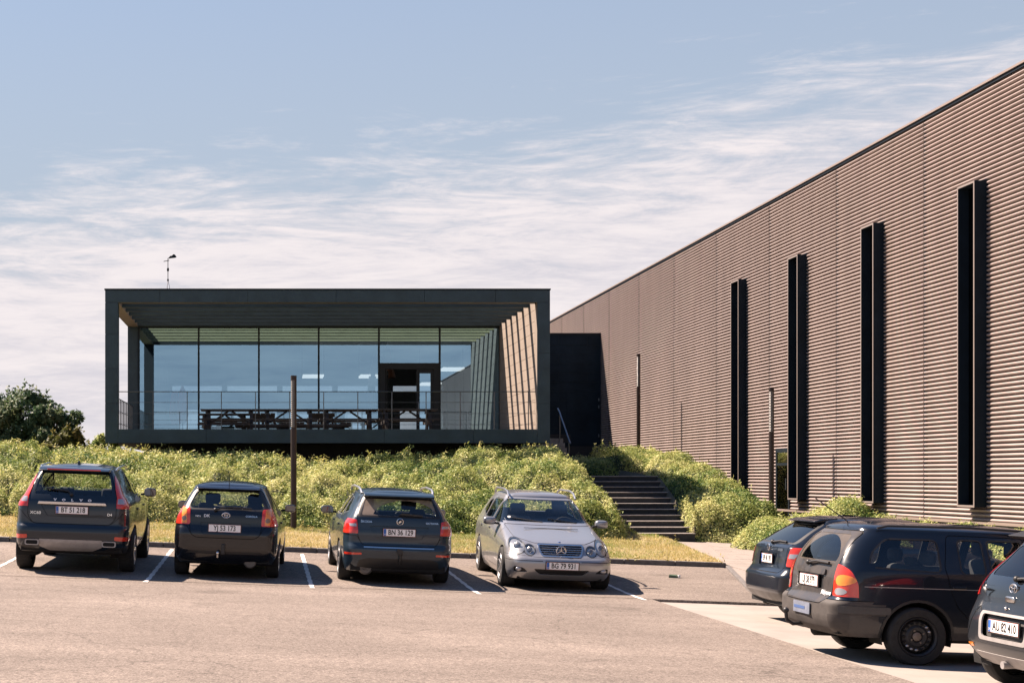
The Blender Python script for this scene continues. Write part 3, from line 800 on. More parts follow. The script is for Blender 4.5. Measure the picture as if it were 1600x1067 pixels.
tree('broadleaf_bush', 'small yellow-green bush on the bank crest below the trees', (-5.9, 45.5, 1.95), 1.15, 0.75, 18, 6000, M_TREE2, 0.1, 'bush')
tree('broadleaf_bush', 'little round bush on the bank beside the pavilion corner', (-4.55, 42.5, 2.0), 0.75, 0.6, 14, 3500, M_LEAF, 0.08, 'bush')

# --- stairs
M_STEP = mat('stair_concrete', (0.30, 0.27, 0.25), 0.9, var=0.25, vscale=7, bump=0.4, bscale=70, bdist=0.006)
M_RISER = mat('stair_riser_shaded', (0.030, 0.033, 0.038), 0.9, var=0.3, vscale=8)  # near black colour paints in the shade on the risers
stairs = empty('outdoor_stairs', ((ST_X0 + ST_X1) / 2, ST_Y, 0)); tag(stairs, 'concrete stairs with risers darkened for shade climbing the bank between the shrubs', 'stairs')
sz = 0.14; td = 0.355
for i in range(11):
    y = ST_Y + i * td; z0 = 0.13 + i * sz
    mb = MB(); w = (ST_X1 - ST_X0) / 2
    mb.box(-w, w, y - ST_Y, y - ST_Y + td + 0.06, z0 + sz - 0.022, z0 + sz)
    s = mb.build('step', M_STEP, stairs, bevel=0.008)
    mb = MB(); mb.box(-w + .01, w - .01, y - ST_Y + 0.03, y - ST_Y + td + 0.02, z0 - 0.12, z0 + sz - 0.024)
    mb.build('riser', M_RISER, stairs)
mb = MB(); mb.box(-1.1, 1.1, 11 * td + 0.065, 11 * td + 4.5, 0.13 + 11 * sz - 0.14, 0.13 + 11 * sz - 0.0)
mb.build('landing', M_STEP, stairs)
up = empty('upper_stairs', (8.3, 44.6, 0)); tag(up, 'short upper flight with steel handrail beside the pavilion corner', 'stairs')
for i in range(8):
    mb = MB(); mb.box(-0.65, 0.72, i * 0.28, i * 0.28 + 0.34, 1.60 + i * 0.15, 1.76 + i * 0.15); mb.build('step', M_STEP, up, bevel=0.006)
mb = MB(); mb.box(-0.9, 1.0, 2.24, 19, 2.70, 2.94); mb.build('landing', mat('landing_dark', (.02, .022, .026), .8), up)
M_STEEL = mat('brushed_steel', (0.16, 0.19, 0.23), 0.35, 0.8)
mb = MB(); mb.tube([(0.6, 0.25, 2.62), (0.6, 0.45, 2.72), (0.6, 1.95, 3.62), (0.6, 2.2, 3.72)], 0.024, 8); mb.build('handrail', M_STEEL, up, smooth=True)
for yy, z0, z1 in ((0.5, 1.9, 2.74), (1.9, 2.6, 3.58)):
    mb = MB(); mb.tube([(0.6, yy, z0), (0.6, yy, z1)], 0.017, 8); mb.build('handrail_post', M_STEEL, up, smooth=True)
# ================================================================== PAVILION
PX0, PX1, PY, PZ0, PZ1 = -4.33, 7.67, 41.4, 2.55, 6.69
TH = 0.35; GY = 48.1; PB = 62.0; DECK = 2.80
M_FIBRE = mat('dark_fibre_cement', (0.031, 0.054, 0.069), 0.62, var=0.22, vscale=1.6, bump=0.12, bscale=40, bdist=0.004, spec=0.4)
M_FIBRE2 = mat('dark_fibre_cement_core', (0.02, 0.02, 0.022), 0.8)
M_TAN = mat('tan_lining', (0.25, 0.208, 0.172), 0.75, var=0.10, vscale=2.5)
M_OLIVE = mat('sunlit_olive', (0.40, 0.33, 0.17), 0.75, var=0.1, vscale=2)  # sunlight on the blade backs, put into a lighter colour
M_BLADE = mat('roof_blade', (0.085, 0.078, 0.066), 0.7, var=0.2, vscale=2)
M_DECK = mat('timber_deck', (0.18, 0.145, 0.11), 0.8, var=0.2, vscale=4, stretch=(1, 12, 1))
M_FRAME = mat('window_frame_black', (0.008, 0.014, 0.020), 0.55, spec=0.25)
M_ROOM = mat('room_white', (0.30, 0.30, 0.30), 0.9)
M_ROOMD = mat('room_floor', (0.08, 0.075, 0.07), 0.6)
M_GLASS = glass_mat('pavilion_glass', (0.66, 0.78, 0.84), 0.42, (0.42, 0.72, 0.96))
M_LAMP = mat('lamp_panel', (0.9, 0.9, 0.9), 0.5, emit=(1.0, 0.93, 0.86), estr=0.38)
pav = empty('pavilion', (0, PY, 0)); tag(pav, 'low black box pavilion with framed glass front and open terrace', 'building')
def pb(name, m, *b, bevel=0.0, parent=None):
    mb = MB()
    for q in b: mb.box(q[0], q[1], q[2] - PY, q[3] - PY, q[4], q[5])
    return mb.build(name, m, parent or pav, bevel=bevel)
# core
pb('floor_slab', M_FIBRE2, (PX0 + .02, PX1 - .02, PY + .02, PB, PZ0 + .01, DECK - 0.04))
pb('roof_slab', M_FIBRE2, (PX0 + .02, PX1 - .02, GY + .05, PB, PZ1 - TH + .01, PZ1 - .02))
pb('front_frame', M_FIBRE2, (PX0 + .02, PX1 - .02, PY + .02, PY + TH - .01, PZ1 - TH + .01, PZ1 - .02), (PX0 + .02, PX0 + TH - .01, PY + .02, PY + TH - .01, DECK - .03, PZ1 - TH + .005), (PX1 - TH + .01, PX1 - .02, PY + .02, PY + TH - .01, DECK - .03, PZ1 - TH + .005), (PX0 + TH, PX1 - TH, PY + .02, PY + .2, DECK - .035, DECK + .1))
lw = pb('left_wall', M_FIBRE, (PX0 + .012, PX0 + TH, GY, PB, DECK - .035, PZ1 - TH), bevel=0.004)
pb('left_roof_beam', M_TAN, (PX0 + .012, PX0 + TH - .004, PY + TH, GY + .04, PZ1 - TH + .003, PZ1 - .015))
rw = pb('right_wall', M_FIBRE2, (PX1 - TH + .03, PX1 - .012, PY + TH + .003, PB, DECK - .035, PZ1 - .015))
pb('right_wall_cladding', M_FIBRE, (PX1 - .011, PX1 - .001, PY + .02, PB, PZ0, PZ1 - .02))
pb('roof_capping', M_FRAME, (PX0 - .015, PX1 + .015, PY - .015, PY + TH, PZ1 - .018, PZ1 + .022), (PX0 - .015, PX0 + TH, PY + TH, PB, PZ1 - .018, PZ1 + .022), (PX1 - TH, PX1 + .015, PY + TH, PB, PZ1 - .018, PZ1 + .022))
pb('deck', M_DECK, (PX0 + TH, PX1 - TH, PY + .21, GY + .1, DECK - .035, DECK))
# facing panels on the front frame, each its own board
def faces_row(x0, x1, z0, z1, cuts, vertical):
    for a, b in zip(cuts[:-1], cuts[1:]):
        q = (x0, x1, a, b) if vertical else (a, b, z0, z1)
        g = 0.004
        pb('panel', M_FIBRE, (q[0] + g, q[1] - g, PY, PY + .016, q[2] + g, q[3] - g), bevel=0.002)
faces_row(None, None, PZ1 - TH, PZ1 - .022, [PX0, -2.85, -.48, 1.90, 4.28, 6.2, PX1], False)
faces_row(PX0, PX0 + TH, None, None, [PZ0, 3.62, 4.56, 5.48, PZ1 - TH], True)
faces_row(PX1 - TH, PX1, None, None, [PZ0, 3.62, 4.98, PZ1 - TH], True)
faces_row(None, None, PZ0, DECK + .13, [PX0 + TH, -1.6, .8, 3.2, 5.6, PX1 - TH], False)
# inner returns of the front posts
pb('left_reveal', M_FIBRE, (PX0 + TH - .008, PX0 + TH, PY + .018, PY + TH, DECK + .0, PZ1 - TH - .002))
pb('right_reveal', M_TAN, (PX1 - TH, PX1 - TH + .008, PY + .018, PY + TH, DECK + .0, PZ1 - TH - .002))
pb('front_soffit', M_BLADE, (PX0 + TH, PX1 - TH, PY + .018, PY + TH, PZ1 - TH - .001, PZ1 - TH + .008))
# tan boards lining the right wall, sunlit through the roof blades
zz = DECK + .02; k = 0
while zz < PZ1 - .03:
    z1 = min(zz + 0.305, PZ1 - .02)
    cuts = [PY + TH + .004] + [y for y in ((42.9, 45.3, 47.6) if k % 2 else (44.1, 46.5))] + [GY - 0.02]
    for a, b in zip(cuts[:-1], cuts[1:]):
        pb('lining_board', M_TAN, (PX1 - TH, PX1 - TH + .028, a + .003, b - .003, zz + .004, z1 - .004))
    zz = z1; k += 1
# roof blades over the open terrace
for yb in (42.62, 43.70, 44.75, 45.78, 46.78, 47.72):
    bl = pb('roof_blade', M_FIBRE, (PX0 + TH - .003, PX1 - TH, yb, yb + .19, PZ1 - TH + .004, PZ1 - .03), bevel=0.004)
    pb('sunlit_back', M_OLIVE, (PX0 + TH, PX1 - TH, yb + .191, yb + .203, PZ1 - TH + .01, PZ1 - .035), parent=bl)  # added facing, coloured lighter than the blade front as if sunlit
pb('glazing_head', M_FIBRE, (PX0 + TH, PX1 - TH, GY - .06, GY + .05, PZ1 - TH + .002, PZ1 - .02))
# foundation recess below
pb('plinth', M_FIBRE2, (PX0 + 0.9, PX1 - 0.6, PY + 1.9, PB, 1.2, PZ0 + .01))
# glazing: six bays, one with a door
gx = [PX0 + TH + (217.5 - 216.0) * 0] + [(u - 415) * GY / 2400 for u in (310.5, 404.5, 498, 592, 687)] + [(780.5 - 415) * GY / 2400]
gx[0] = -3.97
for i, x in enumerate(gx):
    pb('mullion', M_FRAME, (x - .028, x + .028, GY - .05, GY + .07, DECK, PZ1 - TH))
pb('bottom_rail', M_FRAME, *[(a + .029, b - .029, GY - .045, GY + .06, DECK, DECK + .06) for a, b in zip(gx[:-1], gx[1:])])
pb('top_rail', M_FRAME, *[(a + .029, b - .029, GY - .045, GY + .06, PZ1 - TH - .05, PZ1 - TH) for a, b in zip(gx[:-1], gx[1:])])
for i, (a, b) in enumerate(zip(gx[:-1], gx[1:])):
    z0, z1 = DECK + .06, PZ1 - TH - .05
    if i == 4: z0 = 5.20
    mb = MB(); mb.add([(a + .029, 0, z0), (b - .029, 0, z0), (b - .029, 0, z1), (a + .029, 0, z1)], [(0, 1, 2, 3)])
    mb.build('window_pane', M_GLASS, pav, loc=(0, GY - PY, 0))
# small pane behind the last mullion up to the lining
# door set
da, db = gx[4] + .03, gx[5] - .03
dz = 5.14
door = pb('door_frame', M_FRAME, (da, da + .16, GY - .08, GY + .1, DECK, dz), (db - .16, db, GY - .08, GY + .1, DECK, dz), (da, db, GY - .081, GY + .1, dz - .13, dz + .06))
dm = (da + db) / 2 + 0.22
leaf = pb('door', M_FRAME, (dm, dm + .10, GY - .06, GY + .0, DECK + .01, dz - .14), (db - .26, db - .165, GY - .06, GY + .0, DECK + .01, dz - .14), (dm + .1, db - .26, GY - .06, GY, DECK + .01, DECK + .13), (dm + .1, db - .26, GY - .06, GY, dz - .26, dz - .14))
mb = MB(); mb.add([(dm + .1, 0, DECK + .13), (db - .26, 0, DECK + .13), (db - .26, 0, dz - .26), (dm + .1, 0, dz - .26)], [(0, 1, 2, 3)])
mb.build('pane', M_GLASS, leaf, loc=(0, GY - PY - .03, 0))
# the other leaf stands open inwards
mb = MB()
for q in ((0, .05, 0, .08, 0, dz - .15 - DECK), (0, .05, .82, .9, 0, dz - .15 - DECK), (0, .05, .08, .82, 0, .12), (0, .05, .08, .82, dz - .27 - DECK, dz - .15 - DECK)): mb.box(*q)
l2 = mb.build('door', M_FRAME, pav, loc=(da + .17, GY - PY + .05, DECK + .01)); l2.rotation_euler = (0, 0, R(-8))
mb = MB(); mb.tube([(dm + .05, -.02, 3.55), (dm + .05, -.09, 3.6), (dm + .05, -.09, 3.95), (dm + .05, -.02, 4.0)], .014, 6); mb.build('handle', M_STEEL, leaf, loc=(0, GY - PY - .06, 0), smooth=True)
# room behind the glass
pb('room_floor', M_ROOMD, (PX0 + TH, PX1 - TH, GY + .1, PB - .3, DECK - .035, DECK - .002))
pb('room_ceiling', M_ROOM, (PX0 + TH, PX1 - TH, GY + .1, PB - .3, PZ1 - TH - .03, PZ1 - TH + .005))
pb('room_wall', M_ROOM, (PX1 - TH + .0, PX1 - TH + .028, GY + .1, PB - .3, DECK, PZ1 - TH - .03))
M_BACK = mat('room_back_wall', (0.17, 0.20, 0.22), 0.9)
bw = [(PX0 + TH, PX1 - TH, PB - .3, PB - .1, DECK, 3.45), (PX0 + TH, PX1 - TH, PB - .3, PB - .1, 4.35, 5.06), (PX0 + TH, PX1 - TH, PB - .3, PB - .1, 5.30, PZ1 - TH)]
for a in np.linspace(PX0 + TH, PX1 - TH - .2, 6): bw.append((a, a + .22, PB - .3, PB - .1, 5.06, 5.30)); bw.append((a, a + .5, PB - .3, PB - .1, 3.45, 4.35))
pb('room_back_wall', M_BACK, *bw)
mb = MB(); mb.add([(PX0 + TH, 0, 5.06), (PX1 - TH, 0, 5.06), (PX1 - TH, 0, 5.30), (PX0 + TH, 0, 5.30)], [(0, 1, 2, 3)]); mb.add([(PX0 + TH, 0, 3.45), (PX1 - TH, 0, 3.45), (PX1 - TH, 0, 4.35), (PX0 + TH, 0, 4.35)], [(0, 1, 2, 3)]); mb.build('rear_pane', glass_mat('rear_glazing', (.30, .38, .43), .05), pav, loc=(0, PB - PY - .2, 0))
# things standing in the room
lamps = [(489, 588, 53.5), (578, 588, 53.5), (706, 577, 52.5), (672, 600, 56)]
for i, (u, v_, d) in enumerate(lamps):
    p = at(u, v_, d)
    mb = MB(); mb.box(-.36, .36, -.6, .6, -.03, .03)
    lab = ['flat lit ceiling panel behind the third pane, left of the curved pipe', 'flat lit ceiling panel just left of the glass door', 'flat lit ceiling panel behind the last pane right of the door',
           'small far lit panel seen through the door glass', 'far lit panel deep in the room behind the second pane'][i]
    e = empty('ceiling_light', p); tag(e, lab, 'light', 'lit panels hanging in the pavilion room')
    mb.build('housing', M_LAMP, e, loc=(0, 0, 0))
    for sx in (-.38, .38):
        mb = MB(); mb.tube([(sx, 0, .03), (sx, 0, PZ1 - TH - .03 - p.z)], .006, 5); mb.build('wire', M_FRAME, e)
mb = MB(); pts = []
for t in np.linspace(0, 1, 16): pts.append((3.75 + .42 * (2 * t - 1) ** 2 - .1, 0, DECK + t * (PZ1 - TH - .03 - DECK)))
mb.tube(pts, .13, 12); pipe = mb.build('curved_pipe', mat('pipe_paint', (.22, .2, .2), .4, .3), smooth=True, loc=(0, 53, 0)); tag(pipe, 'thick curved pipe bowing from floor to ceiling left of the door', 'pipe')
mb = MB(); mb.lathe([(0, .30), (.15, .27), (.55, .17), (1.0, .13)], 20, 'z'); e = empty('pendant_lamp', (4.1, 52, 5.0)); tag(e, 'brown cone pendant lamp above the pavilion door', 'lamp')
mb.build('lamp_shade', mat('lamp_brown', (.16, .07, .04), .4), e, smooth=True)
mb = MB(); mb.tube([(0, 0, 1.0), (0, 0, 1.3)], .012, 6); mb.build('cord', M_FRAME, e)
def folded_parasol(x, y, h, label, col):
    e = empty('folded_parasol', (x, y, DECK)); tag(e, label, 'parasol', 'red folded parasols behind the glass')
    mb = MB(); mb.tube([(0, 0, 0), (0, 0, h)], .02, 8); mb.build('pole', M_STEEL, e)
    mb = MB(); n = 16; v = []; f = []
    prof = [(.55, .10), (.8, .20), (1.2, .17), (1.6, .10), (h, .03)]
    for zc, r in prof:
        for j in range(n):
            rr = r * (1.0 if j % 2 else .62); a = 6.2832 * j / n; v.append((rr * math.cos(a), rr * math.sin(a), zc))
    for i in range(len(prof) - 1):
        for j in range(n): f.append((i * n + j, i * n + (j + 1) % n, (i + 1) * n + (j + 1) % n, (i + 1) * n + j))
    mb.add(v, f); mb.build('canopy', col, e, smooth=True)
    mb = MB(); mb.lathe([(0, .001), (0, .25), (.05, .24), (.08, .03)], 16, 'z'); mb.build('foot', M_FRAME, e)
M_RED = mat('red_cloth', (.55, .08, .05), .8)
folded_parasol(-2.66, 49.2, 1.75, 'taller red folded parasol behind the first pane near the mullion', M_RED)
folded_parasol(-2.95, 49.9, 1.55, 'shorter red folded parasol behind the first pane, farther left', M_RED)
# terrace railing: thin steel posts and wires
rail = empty('terrace_railing', (0, PY + .12, DECK)); tag(rail, 'thin steel wire railing along the terrace front and left side', 'railing')
M_RAIL = mat('rail_steel', (.10, .105, .11), .4, .8)
for x in np.arange(-3.05, 7.2, .925):
    mb = MB(); mb.box(-.011, .011, -.02, .02, .0, 1.15); mb.build('post', M_RAIL, rail, loc=(x, .12, 0))
for z in (1.15, .86, .56, .26):
    mb = MB(); mb.tube([(PX0 + TH, 0, z), (PX1 - TH, 0, z)], .013 if z > 1 else .006, 6); mb.build('top_rail' if z > 1 else 'wire', M_RAIL, rail, loc=(0, .12, 0))
for y in np.arange(.55, 6.5, .48):
    mb = MB(); mb.box(-.015, .015, -.011, .011, 0, 1.05); mb.build('post', M_RAIL, rail, loc=(PX0 + .17, y, 0))
for z in (1.05, .7, .36):
    mb = MB(); mb.tube([(PX0 + .17, .3, z), (PX0 + .17, 6.5, z)], .014 if z > 1 else .008, 6); mb.build('top_rail' if z > 1 else 'wire', M_RAIL, rail)

# --- picnic tables
M_WOOD = mat('weathered_timber', (.030, .027, .026), .85, var=.3, vscale=6, stretch=(1, 8, 8))
def picnic(L_):
    e = empty('picnic_table', (0, 0, 0))
    for i in range(5):
        mb = MB(); mb.box(-L_ / 2, L_ / 2, -.36 + i * .147, -.36 + i * .147 + .135, .70, .74); mb.build('plank', M_WOOD, e, bevel=.004)
    for s in (-1, 1):
        for j in range(2):
            y = s * (.62 + j * .145); mb = MB(); mb.box(-L_ / 2, L_ / 2, y - .066, y + .066, .42, .46); mb.build('bench_plank', M_WOOD, e, bevel=.004)
    for sx in (-1, 1):
        x = sx * (L_ / 2 - .22)
        for s in (-1, 1):
            mb = MB(); mb.bar((x, s * .62, 0), (x, s * .22, .70), .045, .09, (1, 0, 0)); mb.build('leg', M_WOOD, e)
        mb = MB(); mb.box(x - .08, x - .03, -.84, .84, .33, .42); mb.build('bench_bearer', M_WOOD, e)
        mb = MB(); mb.box(x - .08, x - .03, -.36, .36, .62, .70); mb.build('top_bearer', M_WOOD, e)
        mb = MB(); mb.bar((x - sx * .05, 0, .36), (x - sx * .55, 0, .69), .05, .07, (0, 1, 0)); mb.build('brace', M_WOOD, e)
    return e
tabs = [((314, 405), 43.3, 'picnic table at the left end of the terrace front row'), ((406, 497), 43.32, 'second picnic table from the left in the terrace front row, beside the light pole'),
        ((498, 589), 43.35, 'third picnic table from the left in the terrace front row, left of the door'), ((590, 682), 43.2, 'picnic table at the right end of the front row, before the door'),
        ((330, 372), 46.3, 'rear picnic table seen under the leftmost table'), ((376, 446), 46.4, 'rear picnic table behind the second table'), ((466, 540), 46.3, 'rear picnic table behind the third table')]
proto = None
for (ua, ub), d, lab in tabs:
    Ls = (ub - ua) * d / 2400 if d < 45 else 1.6
    t = picnic(Ls); t.location = (((ua + ub) / 2 - 415) * d / 2400, d, DECK); tag(t, lab, 'table', 'picnic tables on the pavilion terrace')
    if d > 45: t.rotation_euler = (0, 0, R(90) if ua > 340 else R(4))

# ================================================================== DARK ANNEX
M_TILE = mat('black_fibre_tile', (0.010, 0.018, 0.027), .8, var=.35, vscale=.8, bump=.15, bscale=30, spec=.12)
ann = empty('dark_annex', (11, 64, 0)); tag(ann, 'black tiled annex block between the pavilion and the corrugated hall', 'building')
def ab(name, m, x0, x1, y0, y1, z0, z1, bevel=0, parent=None):
    mb = MB(); mb.box(x0 - 11, x1 - 11, y0 - 64, y1 - 64, z0, z1); return mb.build(name, m, parent or ann, bevel=bevel)
AT = 7.59
ab('core', M_FIBRE2, 8.0, 13.99, 64.02, 72, 1.0, AT - .02)
ab('capping', M_FRAME, 8.0, 13.98, 63.97, 72, AT - .02, AT + .04)
z = 2.9; r = 0
while z < AT - .05:
    z1 = min(z + .385, AT - .022); x = 8.0 - (.6 if r % 2 else 0.0)
    while x < 13.97:
        x1 = min(x + 1.2, 13.98); xa = max(x, 8.0)
        if x1 - xa > .05:
            ab('tile', M_TILE, xa + .004, x1 - .004, 64 + random.uniform(-.003, .003), 64.018, z + .004, z1 - .004)
        x = x1
    z = z1; r += 1
dd = ab('door', M_TILE, 12.55, 13.85, 63.98, 63.993, 2.95, 5.2)
for z in (3.3, 4.5, 4.8): ab('hinge', M_STEEL, 13.86, 13.90, 63.96, 63.992, z, z + .12, parent=None)
ab('plinth', M_FIBRE2, 8.0, 13.98, 63.9, 64.01, 1.0, 2.92)

# ================================================================== CORRUGATED HALL
XW, HZ0, HZ1 = 14.0, 0.78, 9.22
M_CORR = mat('bronze_corrugated_sheet', (0.30, 0.243, 0.224), .55, .0, var=.13, vscale=1.3, stretch=(1, 1.2, .22), spec=.5)
M_COP = mat('coping_metal', (.30, .24, .21), .5, .3)
M_DARKM = mat('dark_sheet_metal', (.007, .013, .021), .7, .0, var=.25, vscale=2, spec=.15)
M_EDGE = mat('window_box_lit_edge', (.25, .21, .19), .5, .2)  # sunlit front edges of the dark boxes, brightness put into the colour
M_FINGL = glass_mat('hall_glass', (.05, .06, .07), .02)
hall = empty('corrugated_hall', (XW, 0, 0)); tag(hall, 'tall hall clad in bronze horizontal corrugated metal with tall window boxes', 'building')
pitch, amp = .0895, .031
nw = int((HZ1 - HZ0) / pitch); seg = 20
zz = np.linspace(0, nw * pitch, nw * seg + 1); ph = (zz / pitch) % 1.0; xx = np.where(ph < .60, -.012 - .028 * np.sin(np.pi * np.clip(ph / .60, 0, 1)) ** .7, -.012 + .06 * np.maximum(np.sin(np.pi * (ph - .60) / .40), 0) ** .4)
PL = 5.0
v = np.concatenate([np.stack([xx, np.full_like(zz, y), zz + HZ0], 1) for y in (0.017, PL - .017)])
i = np.arange(len(zz) - 1); q = np.stack([i, i + 1, i + 1 + len(zz), i + len(zz)], 1)
cme = np_mesh('cladding_panel', v, q, M_CORR, smooth=False)
ZT = HZ0 + nw * pitch
y = 92.6
while y > -27:
    link_mesh('cladding_panel', cme, hall, (random.uniform(-.002, .002), y - PL, 0))
    mb = MB(); mb.box(-.012, .05, y - .03, y + .03, HZ0, ZT); 
    if y < 92: mb.build('joint_cover', M_DARKM, hall)
    y -= PL
def hb(name, m, b, parent=None, bevel=0):
    mb = MB()
    for q in b: mb.box(*q)
    return mb.build(name, m, parent or hall, bevel=bevel)
hb('hall_body', M_DARKM, [(.06, 30, -27.5, 92.7, -1.0, ZT - .002)])
hb('base_flashing', M_COP, [(-.075, .005, -27.5, 92.7, HZ0 - .06, HZ0 - .005)])
hb('plinth', M_KERB, [(-.03, .005, -27.5, 92.7, -1.2, HZ0 - .062)])
hb('roof_trim', M_DARKM, [(-.05, .4, -27.6, 92.75, ZT, ZT + .06)])
yy = -27.6
while yy < 92.7:
    hb('coping', M_COP, [(-.075, .42, yy + .004, min(yy + 3.0, 92.75) - .004, ZT + .062, ZT + .105)]); yy += 3.0
# tall window boxes
def window_box(yn, yf, z0, z1, p=.27):
    t = .04
    w = hb('window_box', M_DARKM, [(-p, -.0, yn, yn + t, z0, z1), (-p, -.0, yf - t, yf, z0, z1), (-p + .0, -.0, yn + t, yf - t, z1 - t, z1), (-p, -.0, yn + t, yf - t, z0, z0 + t)])
    hb('lit_edge', M_EDGE, [(-p - .006, -p - .001, yn - .001, yn + t, z0, z1), (-p - .006, -p - .001, yf - t, yf + .001, z0, z1), (-p - .006, -p - .001, yn + t + .001, yf - t - .001, z1 - t, z1), (-p - .006, -p - .001, yn + t + .001, yf - t - .001, z0, z0 + t)], w)
    hb('pane', M_FINGL, [(-.06, -.05, yn + t, yf - t, z0 + t, z1 - t)], w)
    hb('backing', M_FIBRE2, [(-.045, -.04, yn + t, yf - t, z0 + t, z1 - t)], w)
for k in range(5):
    yn = 29.75 + 4.95 * k if k < 4 else 24.8
    window_box(yn, yn + .74, 1.05, 7.38)
# door beside the second lamp pole
dm_ = 40.9
dr = hb('door', M_FRAME, [(-.06, -.005, dm_, dm_ + .09, .35, 2.42), (-.06, -.005, dm_ + 1.0, dm_ + 1.09, .35, 2.42), (-.06, -.005, dm_ + .09, dm_ + 1.0, 2.30, 2.42), (-.06, -.005, dm_ + .09, dm_ + 1.0, 1.95, 2.02)])
hb('pane', glass_mat('door_glass', (.15, .17, .18), .3), [(-.045, -.04, dm_ + .09, dm_ + 1.0, .4, 2.30)], dr)
hb('handle', M_STEEL, [(-.11, -.09, dm_ + .13, dm_ + .16, 1.3, 1.6)], dr)

# ================================================================== LIGHT POLES
M_CORTEN = mat('brown_pole_paint', (.032, .019, .015), .5, .2, var=.3, vscale=5)
M_LED = mat('pole_lens', (.16, .155, .15), .4, .2)
def pole(x, y, z0, z1, label, w=.13):
    e = empty('light_pole', (x, y, z0)); tag(e, label, 'light pole', 'brown light poles'); h = z1 - z0; w /= 2
    mb = MB(); mb.lathe([(-.3, w), (h - 1.15, w), (h - 1.15, w * .85), (h - .1, w * .85)], 16, 'z'); mb.build('shaft', M_CORTEN, e, smooth=True)
    mb = MB(); mb.lathe([(h - .1, w * .86), (h - .1, w), (h, w), (h + .005, .001)], 16, 'z'); mb.build('cap', M_CORTEN, e, smooth=True)
    mb = MB()
    for k in range(26):
        zc = h - 1.12 + k * .04; mb.lathe([(zc, w * .87), (zc + .012, w * .97), (zc + .026, w * .97), (zc + .036, w * .87)], 14, 'z')
    mb.build('louvre', M_LED, e)
    mb = MB(); a = R(-40); mb.prism([(w * math.cos(t) * 1.0, w * math.sin(t) * 1.0) for t in np.linspace(R(-70), R(110), 9)] + [(w * .8 * math.cos(t), w * .8 * math.sin(t)) for t in np.linspace(R(110), R(-70), 9)], 'z', h - 1.16, h - .09); mb.build('shield', M_CORTEN, e, smooth=True)
pole(.61, 33.4, .45, 3.84, 'brown light pole standing on the grass strip before the pavilion')
pole(12.71, 38.6, .45, 3.89, 'brown light pole rising from the low shrub near the right wall')
pole(12.72, 52.4, 2.1, 5.84, 'far brown light pole at the top of the shrub bank')

# ================================================================== MAST
M_MAST = mat('mast_galvanised', (.42, .40, .40), .6, .3)
mst = empty('lattice_mast', (-4.45, 70, 2.0)); tag(mst, 'thin lattice mast with a wind vane behind the pavilion roof', 'mast')
H_ = 9.5
for k in range(3):
    a = k * 2.0944; c, s = math.cos(a), math.sin(a)
    mb = MB(); mb.tube([(.10 * c, .10 * s, 0), (.07 * c, .07 * s, H_ - 1.2), (0, 0, H_ - .9)], .012, 5); mb.build('mast_leg', M_MAST, mst)
mb = MB()
nz_ = 40
for i in range(nz_):
    za, zb = i * (H_ - 1.25) / nz_, (i + 1) * (H_ - 1.25) / nz_
    for k in range(3):
        a0, a1 = k * 2.0944, (k + 1) * 2.0944; r0 = .10 - .03 * i / nz_
        mb.tube([(r0 * math.cos(a0), r0 * math.sin(a0), za), (r0 * math.cos(a1), r0 * math.sin(a1), zb)], .005, 4, caps=False)
mb.build('lacing', M_MAST, mst)
mb = MB(); mb.tube([(0, 0, H_ - .95), (0, 0, H_ + .1)], .018, 6); mb.build('spindle', M_FRAME, mst)
mb = MB(); mb.lathe([(0, .03), (.04, .05), (.12, .05), (.16, .03)], 8, 'z', (0, 0, H_ - .5)); mb.lathe([(0, .03), (.04, .04), (.1, .04)], 8, 'z', (0, 0, H_ - .95)); mb.build('bearing', M_FRAME, mst)
mb = MB(); mb.bar((-.2, 0, H_ - .05), (.06, 0, H_ - .0), .02, .03); mb.build('vane_pointer', M_FRAME, mst)
mb = MB(); mb.prism([(0, H_ + .08), (.10, H_ + .20), (.18, H_ + .21), (.24, H_ + .28), (.32, H_ + .26), (.40, H_ + .15), (.33, H_ + .12), (.15, H_ + .10)], 'y', -.05, .05); mb.build('vane_tail', M_FRAME, mst, bevel=.02)
# ================================================================== CARS
M_TYRE = mat('tyre_rubber', (.018, .018, .018), .85, var=.3, vscale=20, bump=.3, bscale=80, bdist=.004)
M_RIM = mat('alloy_rim', (.50, .50, .51), .3, .9)
M_RIMD = mat('steel_rim_dark', (.028, .028, .03), .5, .3)
M_PLAST = mat('black_plastic', (.016, .016, .017), .5)
M_PLASTG = mat('grey_plastic', (.06, .057, .055), .6, var=.15, vscale=10)
M_CHROME = mat('chrome', (.66, .64, .62), .24, 1.0)
M_MIRR = mat('mirror_glass', (.16, .17, .19), .03, 1.0)
M_SKID = mat('skid_plate', (.34, .32, .31), .5, .3, var=.15, vscale=8)
M_REDL = mat('red_lens', (.50, .018, .010), .12, coat=1.0)
M_REDB = mat('red_lens_bright', (.62, .040, .020), .12, coat=1.0)
M_AMBER = mat('amber_lens', (.85, .26, .03), .12, coat=1.0)
M_CLEAR = mat('clear_lens', (.38, .37, .38), .1, .35, coat=1.0)
M_BOWL = mat('lamp_bowl', (.50, .49, .48), .28, .5)
M_PROJ = mat('projector_glass', (.16, .17, .19), .05, .2, coat=1.0)
M_SMOKE = mat('lamp_centre', (.20, .13, .09), .15, coat=1.0)
M_PLATE = mat('plate_white', (.86, .84, .82), .4, var=.06, vscale=20)
M_PRED = mat('plate_red', (.50, .16, .14), .4)
M_PBLUE = mat('plate_blue', (.03, .12, .42), .4)
M_INK = mat('plate_black', (.01, .01, .012), .5)
M_WHITE = mat('badge_white', (.75, .75, .75), .4)
M_TRIM = mat('cabin_trim', (.020, .020, .022), .8)
M_SEAT = mat('seat_cloth', (.035, .035, .040), .9)
M_SEATL = mat('seat_grey', (.17, .17, .18), .9)
